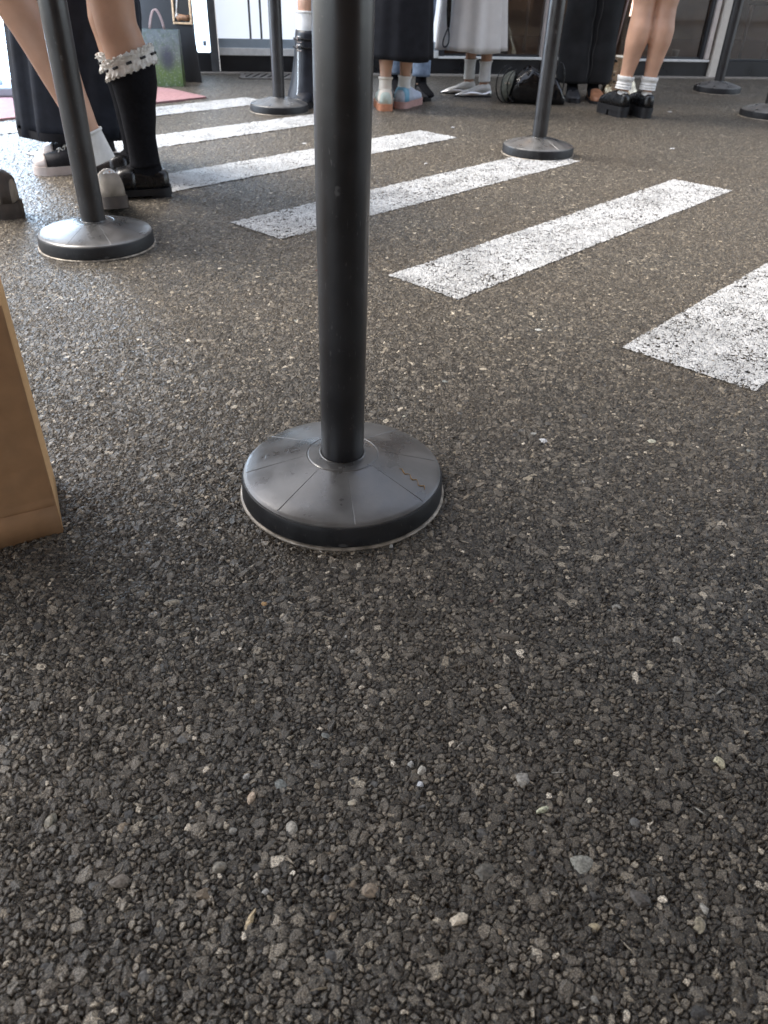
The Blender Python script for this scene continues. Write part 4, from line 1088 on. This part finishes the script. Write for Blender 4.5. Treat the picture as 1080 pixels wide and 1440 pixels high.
# olive end panel bulging toward the left
rg = []
for i in range(9):
    t = i / 8
    rr = math.sqrt(max(0, 1 - (t * .98) ** 2))
    rg.append([(-.125 - .055 * t + .02 * math.sin(a) * (1 - t), .012 + .060 * rr * math.cos(a) - .015, .088 + .083 * rr * math.sin(a) - .004) for a in np.linspace(0, 2 * PI, 29)[:-1]])
mk('end_panel', loft(rg), M['olive_fabric'], bb)
for dx, dy, k in ((-.022, -.055, 1.0), (.004, -.072, .9), (-.045, -.02, 1.05)):
    pts = [(-.10 + dx - .055 * k * math.sin(t) * 1.1, dy + .012 * math.cos(t), .098 - .092 * k * math.cos(t) + .0) for t in np.linspace(.12, PI * .93, 18)]
    mk('bag_handle', tube([(x, y, max(.005, z)) for x, y, z in pts], .0032, 8), M['black_leather'], bb)
pts = [(.165 + .035 * math.sin(t) - .02, -.02, .11 - .105 * math.cos(t)) for t in np.linspace(.1, PI, 16)]
mk('bag_strap', tube([(x, y, max(.005, z)) for x, y, z in pts], .004, 8), M['black_leather'], bb)
mk('metal_tab', box(-.165, -.135, -.062, -.057, .105, .112), M['chrome'], bb, smooth=False)

gb = empty('metallic_bag', (1.36, 5.36, 0), 'crinkled pale gold bag hanging low behind the bare legs', 'bag')
def goldbag():
    rings = []
    for i in range(15):
        t = i / 14; w = lerp(.135, .055, t ** .8); d = lerp(.06, .018, t)
        rg = []
        for j in range(28):
            a = 2 * PI * j / 28
            n_ = noise.noise(Vector((math.cos(a) * 3, math.sin(a) * 3, t * 7)))
            rg.append((w * math.copysign(abs(math.cos(a)) ** .6, math.cos(a)) * (1 + .06 * n_) - .03 * t, d * math.sin(a) * (1 + .25 * n_), .004 + .232 * t))
        rings.append(rg)
    return loft(rings)
mk('bag_body', goldbag(), M['gold_foil'], gb)
sp_ = []
for x, z, r_ in ((-.075, .11, .014), (-.055, .135, .010), (-.085, .145, .009), (-.05, .10, .009)):
    c0 = Vector((x, -.058 + .17 * z, z)); sp_.append(loft([ring(c0, (0, -1, .18), (0, 0, 1), r_, r_ * .9, 12), ring(c0 + Vector((0, -.004, 0)), (0, -1, .18), (0, 0, 1), r_ * .8, r_ * .7, 12)]))
mk('bag_spots', join(*sp_), M['gold_spots'], gb)
mk('bag_strap', tube([(-.085, -.03, .225), (-.06, -.05, .50), (-.05, -.075, .78)], .0065, 8), M['strap_pink'], gb)
mk('bag_tie', tube([(-.105, -.03, .24), (-.08, -.04, .222), (-.055, -.03, .205)], .006, 8), M['black_leather'], gb)
mk('bag_handle', tube([(.115, -.03, .13), (.14, -.035, .09), (.15, -.03, .03)], .005, 8), M['black_leather'], gb)

st = mk('wrist_strap', loft([ring(p, (0, 0, -1), (0, 1, 0), rx, .0025, 10) for p, rx in [((.262, 5.10, .74), .010), ((.262, 5.10, .55), .012), ((.265, 5.10, .44), .013), ((.268, 5.10, .36), .008)]]), M['black_leather'], org=(.262, 5.10, .74)); st.location = (.262, 5.10, .74)
tag(st, 'black wrist strap with a loop hanging in front of the white dress', 'strap')
lp_ = []
for t in np.linspace(0, 2 * PI, 30):
    w = .030 * math.sin(t) * (.62 - .38 * math.cos(t)); lp_.append(Vector((.268 - .013 * (1 - math.cos(t)) * .5 + w * .75, 5.10, .358 - .046 * (1 - math.cos(t)))))
mk('strap_loop', tube(lp_, .0042, 8), M['black_leather'], st, org=(.262, 5.10, .74))

# ------------------------------------------------------------------ loose chips on the asphalt
def chips():
    V, F, Cc = [], [], []
    rnd = random.Random(11)
    bm = bmesh.new(); bmesh.ops.create_icosphere(bm, subdivisions=2, radius=1)
    bm.verts.index_update()
    sv = [v.co.copy() for v in bm.verts]; sf = [tuple(v.index for v in f.verts) for f in bm.faces]; bm.free()
    pal = [((.42, .39, .33), 3), ((.62, .59, .53), 3), ((.20, .19, .17), 5), ((.12, .112, .10), 6), ((.34, .26, .17), 2), ((.22, .12, .08), 1), ((.28, .29, .26), 2), ((.24, .07, .05), .15)]
    def shade(c, a, b):
        k = rnd.uniform(a, b); return tuple(q * k for q in c)
    cols = [c for c, _ in pal]; wts = [w for _, w in pal]
    def add(x, y, a, b, hgt, rz, col, sink=.35, jag=.28, zoff=.0016):
        k = len(V); s = rnd.random() * 100
        planes = [Vector((rnd.gauss(0, 1), rnd.gauss(0, 1), rnd.gauss(0, .8))).normalized() for _ in range(7)]
        for p in sv:
            q = p.copy()
            for n_ in planes:
                d = q.dot(n_) - (.62 + .2 * jag)
                if d > 0: q -= n_ * d
            q *= 1 + .10 * noise.noise(p * 2.5 + Vector((s, 0, 0)))
            X, Y, Z = q.x * a, q.y * b, q.z * hgt
            c_, s_ = math.cos(rz), math.sin(rz)
            V.append((x + X * c_ - Y * s_, y + X * s_ + Y * c_, zoff + hgt * (1 - 2 * sink) * .6 + Z)); Cc.append(col)
        F.extend(tuple(i + k for i in f) for f in sf)
    # larger ones seen singly in the photograph (ground position, size)
    for x, y, a, b, h_, rz, c in BIG: add(x, y, a, b, h_, rz, tuple(min(.72, q * k_) for q, k_ in zip(c, (1.72, 1.62, 1.45))))
    for _ in range(380):
        y = .2 + 2.2 * rnd.random() ** 1.6; x = (rnd.random() * 2 - 1) * (.42 + .55 * y)
        sz = .0016 + .0030 * rnd.random() ** 2
        add(x, y, sz * rnd.uniform(.8, 1.5), sz, sz * .6, rnd.random() * 6, shade(rnd.choices(cols, wts)[0], .7, 1.1), sink=.3)
    for _ in range(240):
        y = .2 + 1.6 * rnd.random() ** 1.4; x = (rnd.random() * 2 - 1) * (.42 + .55 * y)
        sz = .0038 + .0036 * rnd.random() ** 2
        add(x, y, sz * rnd.uniform(.9, 1.5), sz, sz * .45, rnd.random() * 6, shade(rnd.choices(cols[2:5] + cols[6:7], (4, 8, 1, 2))[0], .6, 1.0), sink=.45, zoff=.0012)
    for _ in range(70):   # slivers and fibres
        y = .22 + 1.1 * rnd.random() ** 1.3; x = (rnd.random() * 2 - 1) * (.42 + .55 * y)
        add(x, y, rnd.uniform(.004, .010), rnd.uniform(.0007, .0016), .0009, rnd.random() * 6, rnd.choice([(.45, .38, .28), (.5, .47, .4), (.25, .2, .13)]), sink=.1, zoff=.0025)
    me = bpy.data.meshes.new('gravel'); me.from_pydata(V, [], F)
    at = me.color_attributes.new('chip_colour', 'FLOAT_COLOR', 'POINT')
    at.data.foreach_set('color', np.array([(*c, 1) for c in Cc], np.float32).ravel())
    m = bpy.data.materials.new('loose_chip'); m.use_nodes = True; g = NT(m); b = g.N['Principled BSDF']
    a = g.N.new('ShaderNodeAttribute'); a.attribute_name = 'chip_colour'
    P = g.N.new('ShaderNodeTexCoord').outputs['Object']
    n = g.noise(P, 420, 5); n2 = g.noise(P, 130, 4)
    dk = g.vmath('SCALE', a.outputs['Color'], scale=.45).outputs[0]
    g.L.new(g.mix(g.maprange(n.outputs['Fac'], .35, .65), dk, a.outputs['Color']), b.inputs['Base Color']); b.inputs['Roughness'].default_value = .6
    bp = g.N.new('ShaderNodeBump'); bp.inputs['Strength'].default_value = .7; bp.inputs['Distance'].default_value = .0012
    g.L.new(n2.outputs['Fac'], bp.inputs['Height']); g.L.new(bp.outputs[0], b.inputs['Normal'])
    me.materials.append(m)
    o = bpy.data.objects.new('gravel', me); C.objects.link(o); tag(o, 'loose pale stone chips scattered over the asphalt', kind='stuff')
BIG = [
 (.1895, .375, .0125, .0100, .005, .3, (.22, .225, .21)), (.148, .462, .0085, .0100, .005, .2, (.22, .215, .205)),
 (.155, .6585, .0185, .007, .004, -.1, (.085, .075, .063)), (-.258, .700, .0150, .005, .004, .25, (.21, .195, .165)),
 (-.145, .703, .0060, .0045, .002, -.7, (.27, .17, .075)), (.268, 1.130, .0095, .0065, .005, -.1, (.66, .62, .54)),
 (.255, 1.155, .0070, .0045, .003, .2, (.55, .52, .46)), (.455, 1.140, .0085, .0070, .005, .3, (.45, .43, .38)),
 (.162, .428, .0085, .0035, .004, .5, (.50, .44, .34)), (.352, .490, .006, .009, .006, .2, (.45, .40, .30)),
 (-.118, .4305, .0045, .0075, .005, .2, (.42, .34, .27)), (.045, .452, .0042, .0035, .004, 0, (.62, .60, .55)),
 (.047, .468, .0050, .0075, .004, .1, (.32, .31, .29)), (-.075, .400, .006, .009, .004, .4, (.26, .25, .23)),
 (.0, .345, .009, .007, .004, .2, (.20, .165, .13)), (.075, .322, .010, .006, .005, .4, (.40, .36, .30)),
 (-.135, .360, .008, .006, .005, .1, (.17, .16, .14)), (-.10, .317, .003, .011, .004, -.3, (.40, .33, .22)),
 (-.22, .345, .010, .008, .004, .3, (.14, .125, .11)), (.235, .345, .009, .011, .005, .6, (.075, .07, .066)),
 (-.37, .49, .006, .005, .004, .2, (.30, .29, .26)), (.30, .72, .008, .005, .003, .2, (.26, .26, .25)), (.36, .665, .007, .006, .003, .2, (.24, .23, .21)),
 (-.40, 3.62, .012, .012, .004, 0, (.62, .61, .58)), (.12, 3.30, .008, .006, .003, 0, (.6, .6, .6)), (1.25, 3.80, .014, .01, .004, .2, (.62, .6, .56)), (.27, 4.15, .013, .01, .004, .2, (.62, .6, .56)), (1.55, 4.9, .018, .012, .004, .1, (.6, .56, .5)), (1.30, 4.83, .012, .01, .004, 0, (.5, .46, .4)), (-.53, 4.03, .016, .01, .004, .1, (.62, .6, .56)), (-.62, 5.05, .02, .012, .004, 0, (.62, .58, .5)),
 (.40, .46, .007, .008, .005, .3, (.36, .33, .26)), (-.02, .43, .006, .004, .003, .3, (.40, .37, .31)), (.21, .44, .004, .004, .003, .3, (.42, .40, .34)), (.10, .365, .011, .009, .004, .8, (.09, .085, .075)), (.28, .325, .008, .006, .004, 1.2, (.25, .23, .18)), (.19, .32, .007, .004, .003, .2, (.30, .26, .18)), (-.30, .40, .008, .006, .004, 1.2, (.20, .19, .16)), (.86, 2.63, .012, .008, .004, .3, (.05, .045, .04)), (.33, 1.62, .010, .005, .003, .1, (.5, .49, .46)), (.03, 1.20, .006, .005, .003, 0, (.45, .43, .38)),
]
chips()

# ------------------------------------------------------------------ light
w = bpy.data.worlds.new('World'); scene.world = w; w.use_nodes = True
nt = w.node_tree
sky = nt.nodes.new('ShaderNodeTexSky'); sky.sky_type = 'NISHITA'; sky.sun_disc = False
SUN_EL, SUN_AZ = R(56), R(-72)      # azimuth: clockwise from +Y
sky.sun_elevation = SUN_EL; sky.sun_rotation = SUN_AZ; sky.air_density = 1.0; sky.dust_density = 2.0
hs = nt.nodes.new('ShaderNodeHueSaturation'); hs.inputs['Saturation'].default_value = .52
nt.links.new(sky.outputs[0], hs.inputs['Color']); nt.links.new(hs.outputs[0], nt.nodes['Background'].inputs[0]); nt.nodes['Background'].inputs[1].default_value = .15
sun = bpy.data.lights.new('sun', 'SUN'); sun.energy = 1.3; sun.angle = R(24); sun.color = (1, .93, .84)
so = bpy.data.objects.new('sun', sun); C.objects.link(so)
d = Vector((math.sin(SUN_AZ) * math.cos(SUN_EL), math.cos(SUN_AZ) * math.cos(SUN_EL), math.sin(SUN_EL)))
so.rotation_euler = (-d).to_track_quat('-Z', 'Y').to_euler()

# ------------------------------------------------------------------ camera
cam = bpy.data.cameras.new('camera'); co = bpy.data.objects.new('camera', cam); C.objects.link(co)
co.matrix_world = Matrix.Translation((0, 0, .66)) @ Matrix.Rotation(R(90 - 35.9), 4, 'X') @ Matrix.Rotation(R(2.0), 4, 'Z')
cam.sensor_fit = 'VERTICAL'; cam.sensor_height = 24; cam.lens = 24 * 1072 / 1440
cam.clip_start = .02; cam.clip_end = 300
cam.dof.use_dof = True; cam.dof.focus_distance = 1.15; cam.dof.aperture_fstop = 7.0
scene.camera = co
scene.view_settings.view_transform = 'Standard'; scene.view_settings.look = 'None'; scene.view_settings.gamma = 1
scene.view_settings.exposure = 1.85
scene.cycles.use_denoising = True
scene.cycles.max_bounces = 8; scene.cycles.transparent_max_bounces = 12
